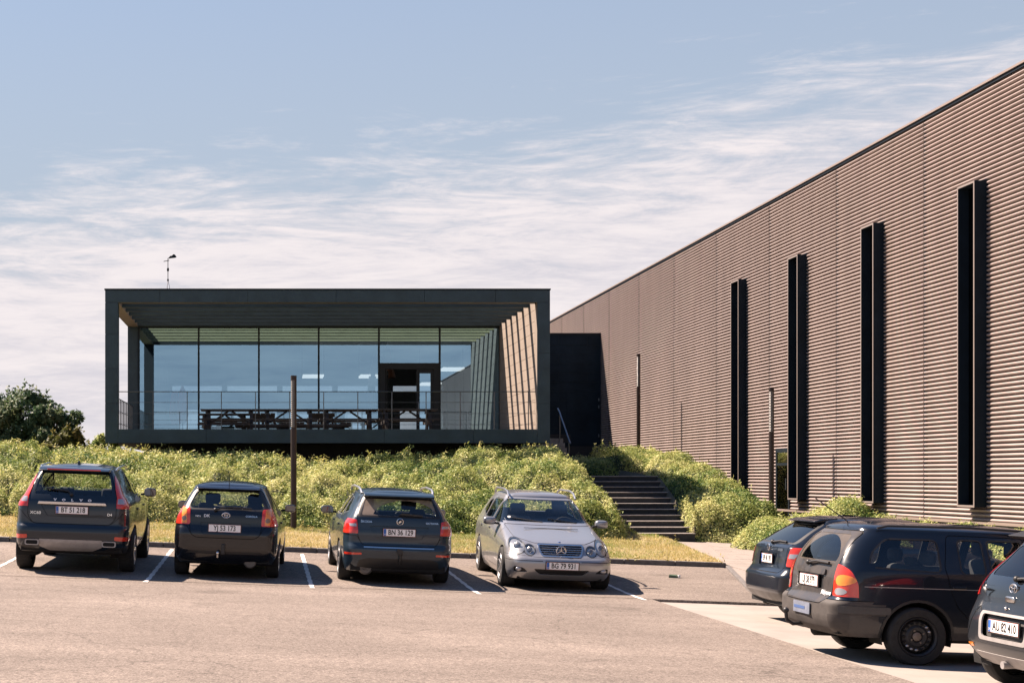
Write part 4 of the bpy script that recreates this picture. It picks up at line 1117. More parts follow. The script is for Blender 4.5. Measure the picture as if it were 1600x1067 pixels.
M_GAP = mat('panel_gap', (.004, .004, .004), .9)
M_LINER = mat('wheel_liner', (.007, .007, .007), .9)
M_CGLASS = glass_mat('car_glass', (.80, .84, .82), .02)
M_CGLASSD = glass_mat('car_glass_tinted', (.38, .42, .42), .03)
M_CGDUST = glass_mat('car_glass_dusty', (.5, .5, .48), .01, dust=.74, dcol=(.46, .38, .32))
M_HEADGL = glass_mat('headlamp_glass', (.85, .87, .88), .05)
PAINT = {
    'navy': paint_mat('paint_blue_black', (.005, .012, .022), .05, .3, .012),
    'black': paint_mat('paint_black', (.003, .004, .007), .0, .25, .01),
    'grey': paint_mat('paint_dusty_slate', (.011, .027, .044), .1, .3, .05, (.12, .11, .10)),
    'silver': paint_mat('paint_silver', (.335, .34, .355), .6, .30, .05),
    'blue': paint_mat('paint_dark_blue', (.004, .008, .016), .05, .28, .012),
    'dusty': paint_mat('paint_road_dust', (.008, .012, .018), .05, .35, .50, (.11, .095, .085)),
    'anth': paint_mat('paint_anthracite', (.010, .014, .020), .1, .3, .03),
}
def rpoly(pts, r=.03, n=4):
    out = []; k = len(pts)
    for i in range(k):
        p0, p1, p2 = Vector(pts[i - 1]), Vector(pts[i]), Vector(pts[(i + 1) % k])
        a, b = (p0 - p1), (p2 - p1); rr = min(r, a.length * .45, b.length * .45)
        A, B = p1 + a.normalized() * rr, p1 + b.normalized() * rr
        for j in range(n + 1):
            t = j / n; out.append(tuple((A * (1 - t) + p1 * t).lerp(p1 * (1 - t) + B * t, t)))
    return out
def circ(c, r, n=20, sy=1.0): return [(c[0] + r * math.cos(6.28318 * i / n), c[1] + r * sy * math.sin(6.28318 * i / n)) for i in range(n)]
def mirx(p): return [(-x, z) for x, z in p][::-1]
def grow(poly, d):
    k = len(poly); out = []
    ar = sum(poly[i][0] * poly[(i + 1) % k][1] - poly[(i + 1) % k][0] * poly[i][1] for i in range(k)); sg = 1 if ar > 0 else -1
    for i in range(k):
        p0, p1, p2 = Vector(poly[i - 1]), Vector(poly[i]), Vector(poly[(i + 1) % k])
        a = (p1 - p0); b = (p2 - p1)
        if a.length < 1e-6 or b.length < 1e-6: out.append(tuple(p1)); continue
        n = (Vector((a.y, -a.x)).normalized() + Vector((b.y, -b.x)).normalized())
        if n.length < 1e-4: out.append(tuple(p1)); continue
        n.normalize(); out.append(tuple(p1 + n * d * sg))
    return out
def inpoly(px, py, poly):
    r = False; k = len(poly); j = k - 1
    for i in range(k):
        xi, yi = poly[i]; xj, yj = poly[j]
        if (yi > py) != (yj > py) and px < (xj - xi) * (py - yi) / (yj - yi) + xi: r = not r
        j = i
    return r

class Hull:
    def __init__(s, S):
        s.S = S; L = S['L']; ze, H = S['ze'], S['H']
        zb = S['zb']
        lev = np.unique(np.round(np.concatenate([np.linspace(zb, ze, 30), np.linspace(*S.get('hood_z', (.8, 1.0)), 9), [z for z, _ in S['rear']], [z for z, _ in S['width']]]), 4))
        lev = lev[(lev >= zb) & (lev <= ze)]
        def pf(key, z, d=None):
            t = S.get(key)
            if t is None: return np.full_like(z, d)
            if isinstance(t, (int, float)): return np.full_like(z, t)
            return pchip([a for a, _ in t], [b for _, b in t], z)
        par = dict(yr=pf('rear', lev), yf=pf('front', lev), w=pf('width', lev), rxr=pf('rxr', lev, .16), ryr=pf('ryr', lev, .22), br=pf('bow_r', lev, .05),
                   rxf=pf('rxf', lev, .28), ryf=pf('ryf', lev, .30), bf=pf('bow_f', lev, .12), tr=pf('taper_r', lev, .95), tf=pf('taper_f', lev, .93))
        rows = [{k: float(v[i]) for k, v in par.items()} | {'z': float(z)} for i, z in enumerate(lev)]
        e = rows[-1]
        for th in np.linspace(0, math.pi / 2, 12)[1:]:
            c = math.cos(th); t = math.sin(th); cc = c ** .85
            rows.append({'z': ze + (H - ze) * t, 'yr': e['yr'] + S.get('roof_r', .5) * (1 - cc), 'yf': e['yf'] - S.get('roof_f', .6) * (1 - cc), 'w': max(e['w'] * cc, .004),
                         'rxr': e['rxr'] * cc, 'ryr': e['ryr'], 'br': e['br'], 'rxf': e['rxf'] * cc, 'ryf': e['ryf'], 'bf': e['bf'], 'tr': e['tr'], 'tf': e['tf']})
        nA, nB, nC, nD = 8, 6, 26, 10
        ring = []
        for r in rows:
            w = r['w']; wr, wf = w * r['tr'], w * r['tf']; pts = []
            rx = min(r['rxr'], wr * .9)
            for i in range(nA):
                x = (wr - rx) * i / nA; pts.append((x, r['yr'] + r['br'] * (x / wr) ** 2))
            yc = r['yr'] + r['br'] * ((wr - rx) / wr) ** 2
            for i in range(nB):
                a = math.pi / 2 * i / nB; pts.append((wr - rx + rx * math.sin(a), yc + r['ryr'] * (1 - math.cos(a))))
            y0 = yc + r['ryr']
            fx = min(r['rxf'], wf * .9)
            ycf = r['yf'] - r['bf'] * ((wf - fx) / wf) ** 2; y1 = ycf - r['ryf']
            for i in range(nC + 1):
                t = i / nC
                ww = w - (w - wr) * max(0, 1 - 2.2 * t) ** 2 - (w - wf) * max(0, 2.2 * t - 1.2) ** 2
                pts.append((ww, y0 + (y1 - y0) * t))
            for i in range(1, nB + 1):
                a = math.pi / 2 * i / nB; pts.append((wf - fx + fx * math.cos(a), y1 + r['ryf'] * math.sin(a)))
            for i in range(1, nD + 1):
                x = (wf - fx) * (1 - i / nD); pts.append((x, r['yf'] - r['bf'] * (x / wf) ** 2))
            full = pts + [(-x, y) for x, y in pts[-2:0:-1]]
            ring.append([(x, y, r['z']) for x, y in full])
        n = len(ring[0]); v = [p for q in ring for p in q]; f = []
        for i in range(len(ring) - 1):
            for j in range(n):
                f.append((i * n + j, i * n + (j + 1) % n, (i + 1) * n + (j + 1) % n, (i + 1) * n + j))
        me = bpy.data.meshes.new('hull'); me.from_pydata(v, [], f)
        bm = s.bm = bmesh.new(); bm.from_mesh(me); bpy.data.meshes.remove(me)
        bmesh.ops.remove_doubles(bm, verts=bm.verts, dist=.0008)
        bmesh.ops.dissolve_degenerate(bm, edges=bm.edges, dist=1e-5)
        bmesh.ops.recalc_face_normals(bm, faces=bm.faces)
        s.lay = bm.faces.layers.int.new('tag'); s.names = ['body']
    def cut(s, name, proj, poly, lim=None, filt=None, nmin=.12):
        """split the shell along poly seen in the given view; faces inside get the tag"""
        bm = s.bm; L = s.S['L']
        if proj in ('R', 'L'): ax = (1, 2); dirv = Vector((1, 0, 0))
        elif proj in ('rear', 'front'): ax = (0, 2); dirv = Vector((0, 1, 0))
        else: ax = (0, 1); dirv = Vector((0, 0, 1))
        lim = lim if lim is not None else (L * .42 if proj in ('rear', 'front') else .1)
        def ok(f):
            c = f.calc_center_median()
            if proj == 'R': return c.x > lim and f.normal.x > nmin
            if proj == 'L': return c.x < -lim and f.normal.x < -nmin
            if proj == 'rear': return c.y < lim and f.normal.y < .2
            if proj == 'front': return c.y > L - lim and f.normal.y > -.1
            return f.normal.z > .2
        us = [p[0] for p in poly]; vs = [p[1] for p in poly]; u0, u1, v0, v1 = min(us), max(us), min(vs), max(vs)
        def bb0(f):
            a = [q.co[ax[0]] for q in f.verts]; b = [q.co[ax[1]] for q in f.verts]; return min(a), max(a), min(b), max(b)
        bbc = {}
        def bb(f):
            r_ = bbc.get(f)
            if r_ is None: r_ = bbc[f] = bb0(f)
            return r_
        cand = set(); A0, A1 = ax; mg = .22
        for f in bm.faces:
            c0 = f.verts[0].co
            if not (u0 - mg < c0[A0] < u1 + mg and v0 - mg < c0[A1] < v1 + mg): continue
            if not ok(f): continue
            b = bb(f)
            if b[1] < u0 or b[0] > u1 or b[3] < v0 or b[2] > v1: continue
            cand.add(f)
        k = len(poly)
        for i in range(k):
            p, q = poly[i], poly[(i + 1) % k]
            d = (q[0] - p[0], q[1] - p[1]); ln = math.hypot(*d)
            if ln < 1e-5: continue
            eu0, eu1, ev0, ev1 = min(p[0], q[0]) - 1e-4, max(p[0], q[0]) + 1e-4, min(p[1], q[1]) - 1e-4, max(p[1], q[1]) + 1e-4
            fs = []
            for f in cand:
                if not f.is_valid: continue
                b = bb(f)
                if b[1] < eu0 or b[0] > eu1 or b[3] < ev0 or b[2] > ev1: continue
                fs.append(f)
            if not fs: continue
            no = [0, 0, 0]; no[ax[0]] = d[1] / ln; no[ax[1]] = -d[0] / ln
            co = [0, 0, 0]; co[ax[0]] = p[0]; co[ax[1]] = p[1]
            geom = set(fs)
            for f in fs: geom.update(f.edges); geom.update(f.verts)
            r = bmesh.ops.bisect_plane(bm, geom=list(geom), dist=1e-5, plane_co=co, plane_no=no)
            for f in fs: bbc.pop(f, None)
            for g in r['geom']:
                if isinstance(g, bmesh.types.BMFace): cand.add(g); bbc.pop(g, None)
            cand = {f for f in cand if f.is_valid}
        if name not in s.names: s.names.append(name)
        t = s.names.index(name)
        for f in cand:
            if not f.is_valid: continue
            c = f.calc_center_median()
            if inpoly(c[ax[0]], c[ax[1]], poly) and (filt is None or s.names[f[s.lay]] in filt): f[s.lay] = t
    def finish(s): s.bm.normal_update()
    def part(s, name, m, parent, oname=None, off=0.0, skirt=.012, smooth=True, split=False):
        t = s.names.index(name); fs = [f for f in s.bm.faces if f[s.lay] == t]
        if not fs: print('EMPTY REGION', name); return None
        if split:
            left = set(fs); last = None
            while left:
                st = [left.pop()]; isl = [st[0]]
                while st:
                    f = st.pop()
                    for v in f.verts:
                        for g in v.link_faces:
                            if g in left: left.remove(g); st.append(g); isl.append(g)
                last = s._emit(isl, name, m, parent, oname, off, skirt, smooth)
            return last
        return s._emit(fs, name, m, parent, oname, off, skirt, smooth)
    def _emit(s, fs, name, m, parent, oname, off, skirt, smooth):
        vm = {}; V = []; Fc = []
        for f in fs:
            ids = []
            for v in f.verts:
                if v.index not in vm:
                    vm[v.index] = len(V); V.append(v.co + v.normal * off)
                ids.append(vm[v.index])
            Fc.append(ids)
        if skirt:
            fset = set(fs)
            low = {}
            for f in fs:
                for lp in f.loops:
                    e = lp.edge
                    if sum(1 for g in e.link_faces if g in fset) == 1:
                        a, b = lp.vert, lp.link_loop_next.vert
                        for w in (a, b):
                            if w.index not in low: low[w.index] = len(V); V.append(w.co + w.normal * (off - skirt))
                        Fc.append([vm[b.index], vm[a.index], low[a.index], low[b.index]])
        me = bpy.data.meshes.new(oname or name); me.from_pydata([tuple(v) for v in V], [], Fc); me.materials.append(m)
        for p in me.polygons: p.use_smooth = smooth
        me.update()
        o = bpy.data.objects.new(oname or name, me); COL.objects.link(o); o.parent = parent
        try: me.set_sharp_from_angle(angle=R(42))
        except Exception: pass
        return o
    def surf_y(s, x, z, rear=True):
        from mathutils.bvhtree import BVHTree
        if not hasattr(s, 'bvh'): s.bvh = BVHTree.FromBMesh(s.bm)
        h = s.bvh.ray_cast(Vector((x, -2 if rear else s.S['L'] + 2, z)), Vector((0, 1 if rear else -1, 0)))
        return h[0].y if h[0] else (0 if rear else s.S['L'])
    def surf_x(s, y, z):
        s.surf_y(0, .5)
        h = s.bvh.ray_cast(Vector((3, y, z)), Vector((-1, 0, 0))); return h[0].x if h[0] else s.S['W']
    def surf_z(s, x, y):
        s.surf_y(0, .5)
        h = s.bvh.ray_cast(Vector((x, y, 4)), Vector((0, 0, -1))); return h[0].z if h[0] else s.S['H']

def rbox(name, m, parent, x0, x1, y0, y1, z0, z1, bev=.05, rot=None):
    mb = MB(); cx, cy, cz = (x0 + x1) / 2, (y0 + y1) / 2, (z0 + z1) / 2
    mb.box(x0 - cx, x1 - cx, y0 - cy, y1 - cy, z0 - cz, z1 - cz)
    o = mb.build(name, m, parent, loc=(cx, cy, cz), bevel=bev)
    if rot: o.rotation_euler = rot
    o.modifiers[0].segments = 3
    for p in o.data.polygons: p.use_smooth = True
    return o
def wheel(car, x, y, r, w, kind, side):
    e = None
    mb = MB(); s = 1 if side > 0 else -1
    prof = [(-w * .42, r * .66), (-w * .5, r * .72), (-w * .5, r * .93), (-w * .42, r * .985), (-w * .3, r), (w * .3, r), (w * .42, r * .985), (w * .5, r * .93), (w * .5, r * .72), (w * .42, r * .66)]
    mb.lathe(prof, 36, 'x')
    for a in np.linspace(-.3, .3, 4): pass
    ty = mb.build('wheel', M_TYRE, car, smooth=True, loc=(x, y, r - .006))
    rm = M_RIMD if kind == 'steel' else M_RIM
    mb = MB(); o = w * .47
    mb.lathe([(s * -w * .4, r * .64), (s * (o - .01), r * .64), (s * o, r * .67), (s * (o + .006), r * .655), (s * (o - .012), r * .60), (s * (o - .09), r * .585)], 36, 'x')
    if kind == 'steel':
        mb.lathe([(s * (o - .07), r * .59), (s * (o - .03), r * .50), (s * (o - .035), r * .40), (s * (o - .015), r * .32), (s * (o - .02), r * .2), (s * (o - .045), r * .15), (s * (o - .045), .001)], 36, 'x')
    rim = mb.build('rim', rm, ty, smooth=True)
    mb = MB(); mb.lathe([(s * (o - .10), r * .60), (s * (o - .10), .001)], 24, 'x'); mb.build('brake_disc', M_LINER, ty)
    if kind == 'steel':
        for k in range(16):
            a = 6.28318 * k / 16; mb = MB(); mb.ball((s * (o - .028), r * .46 * math.cos(a), r * .46 * math.sin(a)), (.012, .020, .014), 8, 5); mb.build('vent_hole', M_RIM if k in (1, 2, 10, 11, 12) else M_GAP, ty, smooth=True)
        mb = MB(); mb.lathe([(s * (o - .044), .05), (s * (o - .02), .045), (s * (o - .012), .03), (s * (o - .012), .001)], 14, 'x'); mb.build('hub_cap', mat('rusty_hub', (.20, .16, .13), .6, .4), ty, smooth=True)
        for k in range(4):
            a = .5 + 6.28318 * k / 4; mb = MB(); mb.lathe([(s * (o - .03), .012), (s * (o - .008), .010), (s * (o - .008), .001)], 8, 'x', (0, .068 * math.cos(a), .068 * math.sin(a))); mb.build('wheel_bolt', mat('rusty_hub', (.20, .16, .13), .6, .4), ty)
    else:
        n = int(kind)
        for k in range(n):
            a = 6.28318 * k / n; ca, sa = math.cos(a), math.sin(a)
            mb = MB(); mb.bar((s * (o - .03), .04 * ca, .04 * sa), (s * (o - .012), r * .62 * ca, r * .62 * sa), r * .17, .03, (1, 0, 0)); mb.build('spoke', rm, ty, bevel=.006)
        mb = MB(); mb.lathe([(s * (o - .05), .07), (s * (o - .012), .062), (s * (o - .006), .03), (s * (o - .006), .001)], 18, 'x'); mb.build('hub_cap', rm, ty, smooth=True)
    return ty
def plate(car, hull, text, x, z, rear=True, y=None, band=True, pitch=0.0, w=.504, h=.115, frame=M_PRED, dy=.014, sx=.80):
    yy = (hull.surf_y(x, z, rear) if y is None else y) + (-dy if rear else dy)
    s = -1 if rear else 1
    mb = MB(); mb.box(-w / 2 - .012, w / 2 + .012, -.006, .008, -h / 2 - .012, h / 2 + .012)
    p = mb.build('number_plate', M_PLAST, car, loc=(x, yy, z), bevel=.003)
    p.rotation_euler = (pitch, 0, 0 if rear else math.pi)
    mb = MB(); mb.box(-w / 2, w / 2, -.0085, -.0065, -h / 2, h / 2); mb.build('border', frame, p)
    mb = MB(); mb.box(-w / 2 + .004, w / 2 - .004, -.011, -.009, -h / 2 + .004, h / 2 - .004); mb.build('face', M_PLATE, p)
    if band:
        mb = MB(); mb.box(-w / 2 + .006, -w / 2 + .046, -.0125, -.0112, -h / 2 + .006, h / 2 - .006); mb.build('eu_band', M_PBLUE, p)
        o = link_mesh('lettering', text_mesh('DK', .030, M_WHITE, sx=.8), p, (-w / 2 + .026, -.0132, -h * .26), (R(90), 0, 0))
    o = link_mesh('lettering', text_mesh(text, .112, M_INK, sx=sx, bold=.0022), p, (.02 if band else 0, -.0122, 0), (R(90), 0, 0))
    return p
def letters(car, hull, text, x, z, size, rear=True, m=None, sx=1.0, off=.006, rz=0.0, bold=.0015, name='lettering'):
    yy = hull.surf_y(x, z, rear) + (-off if rear else off)
    ya, yb = hull.surf_y(x - .08, z, rear), hull.surf_y(x + .08, z, rear)
    zc = math.atan2(hull.surf_y(x, z + .04, rear) - hull.surf_y(x, z - .04, rear), .08)
    o = link_mesh(name, text_mesh(text, size, m or M_CHROME, sx=sx, ext=.003, bold=bold), car, (x, yy, z))
    if rear: o.rotation_euler = (R(90) - zc, 0, math.atan2(yb - ya, .16))
    else: o.rotation_euler = (R(90) + zc, 0, math.pi + math.atan2(yb - ya, .16))
    return o
def ring_badge(car, hull, x, z, r, kind, rear=True):
    yy = hull.surf_y(x, z, rear) + (-.008 if rear else .008)
    e = MB()
    def ell(rx, rz, cx=0, cz=0, t=.006): e.tube([(cx + rx * math.cos(a), 0, cz + rz * math.sin(a)) for a in np.linspace(0, 6.2832, 25)], t, 6, caps=False)
    if kind == 'ovals': ell(r, r * .66); ell(r * .32, r * .62, t=.005); ell(r * .72, r * .26, 0, r * .30, .005)
    elif kind == 'star':
        ell(r, r, t=.008)
        for k in range(3):
            a = R(90 + 120 * k); d = (math.cos(a), math.sin(a)); pn = (-d[1], d[0])
            e.prism([(pn[0] * r * .14, pn[1] * r * .14), (d[0] * r, d[1] * r), (-pn[0] * r * .14, -pn[1] * r * .14)], 'y', -.008, .008)
    elif kind == 'disc':
        e.lathe([(-.004, r), (-.008, r * .97), (-.010, r * .9)], 24, 'y'); ell(r, r, t=.006)
        e.prism([(-r * .5, -r * .35), (-r * .2, -r * .5), (r * .55, r * .05), (r * .1, r * .1), (r * .5, r * .5), (-r * .35, r * .1)], 'y', -.012, -.006)
    return e.build('badge', M_CHROME, car, loc=(x, yy, z), smooth=True)
def mirror(car, side, y, z, x, m, sz=(.11, .07, .075)):
    mb = MB(); mb.ball((0, 0, 0), (1, 1, 1), 18, 12)
    sp = lambda t: math.copysign(abs(t) ** .62, t)
    mb.v = [(sp(a) * sz[0] * .9, sp(b) * sz[1] * .9, sp(c) * sz[2] * .9) for a, b, c in mb.v]
    o = mb.build('wing_mirror', m, car, smooth=True, loc=(side * (x + .14), y, z))
    mb = MB(); mb.prism([(-sz[0] * .78, -sz[2] * .6), (sz[0] * .78, -sz[2] * .6), (sz[0] * .85, sz[2] * .4), (sz[0] * .5, sz[2] * .72), (-sz[0] * .7, sz[2] * .72)], 'y', -sz[1] * .93, -sz[1] * .7); mb.build('mirror_glass', M_MIRR, o)
    mb = MB(); mb.bar((-side * .05, .02, -.03), (-side * .16, .05, -.045), .05, .035); mb.build('stalk', M_PLAST, o)
    return o
def seats(car, S, m=M_SEAT, rear=True, front=True):
    yf, yr = S['seat_f'], S['seat_r']
    if front:
        for sx in (-1, 1):
            x = sx * .36
            rbox('seat_back', m, car, x - .23, x + .23, yf, yf + .14, .50, 1.06, .06, (R(12), 0, 0))
            rbox('headrest', m, car, x - .13, x + .13, yf - .07, yf + .03, 1.09, 1.27, .05)
    if rear:
        rbox('rear_bench', m, car, -.62, .62, yr, yr + .15, .45, .98, .06, (R(14), 0, 0))
        for x in (-.40, .40): rbox('headrest', m, car, x - .13, x + .13, yr - .08, yr + .02, 1.0, 1.15, .05)
        rbox('headrest', m, car, -.1, .1, yr - .08, yr + .02, .98, 1.07, .04)
    y = S['dash']
    rbox('dashboard', M_TRIM, car, -.64, .64, y - .25, y + .2, .6, .93, .06)
    mb = MB(); mb.tube([(.36 * S.get('wheel_side', -1) + .18 * math.cos(a), y - .32 - .07 * math.sin(a), .90 + .17 * math.sin(a)) for a in np.linspace(0, 6.2832, 19)], .016, 6, caps=False); mb.build('steering_wheel', M_TRIM, car, smooth=True)
def place(car, x, y, yaw):
    f = Vector((math.sin(yaw), math.cos(yaw), 0))
    h = 1.2
    c = Vector((x, y, 0)) + f * 2.2
    def gz(p): return Gs(p.x, p.y) + (-.035 if (p.x > EDGE_X and p.y < EDGE_Y) else 0.004)
    r = Vector((f.y, -f.x, 0))
    z0 = gz(c); df = (gz(c + f * 1.3) - gz(c - f * 1.3)) / 2.6; dr = (gz(c + r * .7) - gz(c - r * .7)) / 1.4
    F_ = Vector((f.x, f.y, df)).normalized(); Rr = Vector((r.x, r.y, dr)); Rr = (Rr - F_ * Rr.dot(F_)).normalized(); U = Rr.cross(F_)
    M = Matrix((Rr, F_, U)).transposed().to_4x4()
    M.translation = Vector((x, y, z0 - df * 2.2))
    car.matrix_world = M; car.rotation_mode = 'XYZ'
    car.location = M.translation; car.rotation_euler = M.to_euler()

def base_car(name, label, S, paint, wheels_kind='5'):
    """shell with doors, windows, arches, floor, wheels; rear or front trim is added by the caller"""
    car = empty(name); tag(car, label, 'car', S.get('group'))
    H = Hull(S); L = S['L']; zb = S['zb']
    if S.get('bumper_r'): H.cut('bumper_gap', 'rear', grow(S['bumper_r'], .007), .5); H.cut('rear_bumper', 'rear', S['bumper_r'], .5)
    if S.get('bumper_f'): H.cut('bumper_gap', 'front', grow(S['bumper_f'], .005), .6); H.cut('front_bumper', 'front', S['bumper_f'], .6)
    for i, d in enumerate(S.get('doors', [])):
        for sd in ('R', 'L'):
            H.cut('door_gap', sd, grow(d, .008), .5, nmin=.3); H.cut(f'door{i}{sd}', sd, d, .5, nmin=.3)
    if S.get('tailgate'):
        H.cut('tailgate_gap', 'rear', grow(S['tailgate'], .009), 1.1); H.cut('tailgate', 'rear', S['tailgate'], 1.1)
    if S.get('hood'):
        H.cut('hood_gap', 'front', grow(S['hood'], .007), 1.6); H.cut('hood', 'front', S['hood'], 1.6)
    if S.get('rear_glass'):
        if S.get('glass_surround'): H.cut('window_surround', 'rear', S['glass_surround'], 1.3)
        H.cut('rear_window', 'rear', S['rear_glass'], 1.3)
        if S.get('wiped'): H.cut('wiped_glass', 'rear', S['wiped'], 1.3, filt=('rear_window',))
    if S.get('windscreen'): H.cut('windscreen', 'front', S['windscreen'], 2.6)
    for i, d in enumerate(S.get('side_glass', [])):
        for sd in ('R', 'L'):
            H.cut('window_seal', sd, grow(d, .016), .5, nmin=.42); H.cut(f'side{i}{sd}', sd, d, .5, nmin=.42)
    wr = S['wr']
    for yw in S['axles']:
        for sd in ('R', 'L'):
            a = circ((yw, wr - .01), wr + S.get('arch', .045), 28)
            if S.get('arch_lip'): H.cut('arch_lip', sd, circ((yw, wr - .01), wr + S.get('arch', .045) + S['arch_lip'], 28), .45)
            H.cut('arch', sd, a, .45)
    for nm, pr, poly, lim in S.get('regions', []):
        H.cut(nm, pr, poly, lim)
    if S.get('tail_end'):
        tn = tuple(n_ for n_ in H.names if n_.startswith('t') and n_[-2:] in ('_R', '_L'))
        for sd in ('R', 'L'): H.cut('body', sd, S['tail_end'], .4, filt=tn)
    H.finish()
    H.part('body', paint, car, skirt=.02)
    if 'rear_bumper' in H.names: H.part('rear_bumper', S.get('bumper_mat', paint), car, skirt=.015)
    if 'front_bumper' in H.names: H.part('front_bumper', S.get('bumper_mat', paint), car, skirt=.015)
    for g in ('bumper_gap', 'door_gap', 'tailgate_gap', 'hood_gap'):
        if g in H.names: H.part(g, M_GAP, car, 'shut_line', off=-.008, skirt=0, split=True)
    for i, d in enumerate(S.get('doors', [])):
        for sd in ('R', 'L'):
            o = H.part(f'door{i}{sd}', paint, car, 'door', skirt=.015)
            if o and S.get('handle_z'):
                yh = min(p[0] for p in d) + .12; zh = S['handle_z'] + .01 * i; sg = 1 if sd == 'R' else -1
                mb = MB(); mb.bar((0, -.07, 0), (0, .07, .004), .022, .028); mb.build('handle', S.get('handle_mat', paint), o, loc=(sg * (H.surf_x(yh, zh) + .012), yh, zh), bevel=.006)
    if 'tailgate' in H.names: H.part('tailgate', S.get('tail_mat', paint), car, skirt=.015)
    if 'hood' in H.names: H.part('hood', paint, car, skirt=.015)
    if 'window_surround' in H.names: H.part('window_surround', S.get('surround_mat', M_PLAST), car, skirt=.01)
    if 'rear_window' in H.names: H.part('rear_window', S.get('rear_glass_mat', M_CGLASS), car, off=-.004, skirt=0)
    if 'wiped_glass' in H.names: H.part('wiped_glass', M_CGLASS, car, 'wiped_area', off=-.004, skirt=0)
    if 'windscreen' in H.names: H.part('windscreen', M_CGLASS, car, off=-.004, skirt=0)
    if 'window_seal' in H.names: H.part('window_seal', S.get('seal_mat', M_PLAST), car, off=.001, skirt=.012, split=True)
    if 'arch_lip' in H.names: H.part('arch_lip', S.get('lip_mat', M_PLAST), car, off=.006, skirt=.03, split=True)
    for i, d in enumerate(S.get('side_glass', [])):
        for sd in ('R', 'L'): H.part(f'side{i}{sd}', S.get('side_glass_mat', M_CGLASS), car, 'side_window', off=-.005, skirt=0)
    # floor and wheel housings
    W = S['W']
    mb = MB(); mb.box(-W + .3, W - .3, .25, L - .3, zb - .02, zb + .08)
    ya, yb = S['axles']
    mb.box(-W + .09, -W + .32, ya + wr + .08, yb - wr - .08, zb - .03, zb + .07); mb.box(W - .32, W - .09, ya + wr + .08, yb - wr - .08, zb - .03, zb + .07)
    mb.box(-W + .16, W - .16, .14, ya - wr - .03, zb + .02, zb + .12)
    mb.box(-W + .2, W - .2, yb + wr + .06, L - .22, zb + .0, zb + .1)
    mb.build('underbody', M_LINER, car)
    for yw in S['axles']:
        for sg in (-1, 1):
            mb = MB(); v = []; f = []; n = 18; rr = wr + S.get('arch', .045) + .01
            for i in range(n + 1):
                a = R(-15) + R(210) * i / n
                for xx in (W * .99 - .03, W - .36): v.append((sg * xx, yw + rr * math.cos(a), wr - .01 + rr * math.sin(a)))
            for i in range(n): f.append((2 * i, 2 * i + 1, 2 * i + 3, 2 * i + 2))
            f.append(tuple(2 * i + 1 for i in range(n + 1)))
            mb.add(v, f); mb.build('wheel_housing', M_LINER, car)
            wheel(car, sg * (W - S.get('wheel_in', .125)), yw, wr, S.get('ww', .205), wheels_kind, sg)
    S['_H'] = H
    if S.get('seat_f'): seats(car, S, S.get('seat_mat', M_SEAT))
    return car, H
def bar_part(name, m, parent, pts, r, n=8): return MB().tube(pts, r, n).build(name, m, parent, smooth=True)
def wiper(car, H, pts, w=.028):
    P = [Vector((x, H.surf_y(x, z) - .03, z)) for x, z in pts]
    mb = MB(); mb.tube(P, w / 2, 6); o = mb.build('rear_wiper', M_PLAST, car, smooth=True)
    mb = MB(); mb.ball(P[0], .03, 8, 6); mb.build('wiper_pivot', M_PLAST, o, smooth=True)
def patch(H, car, nm, m, oname, off=.006, sk=.014): return H.part(nm, m, car, oname, off=off, skirt=sk)
def roof_rail(car, pts, m, r=.016):
    for s in (-1, 1): MB().tube([(s * x, y, z) for x, y, z in pts], r, 8).build('roof_rail', m, car, smooth=True)

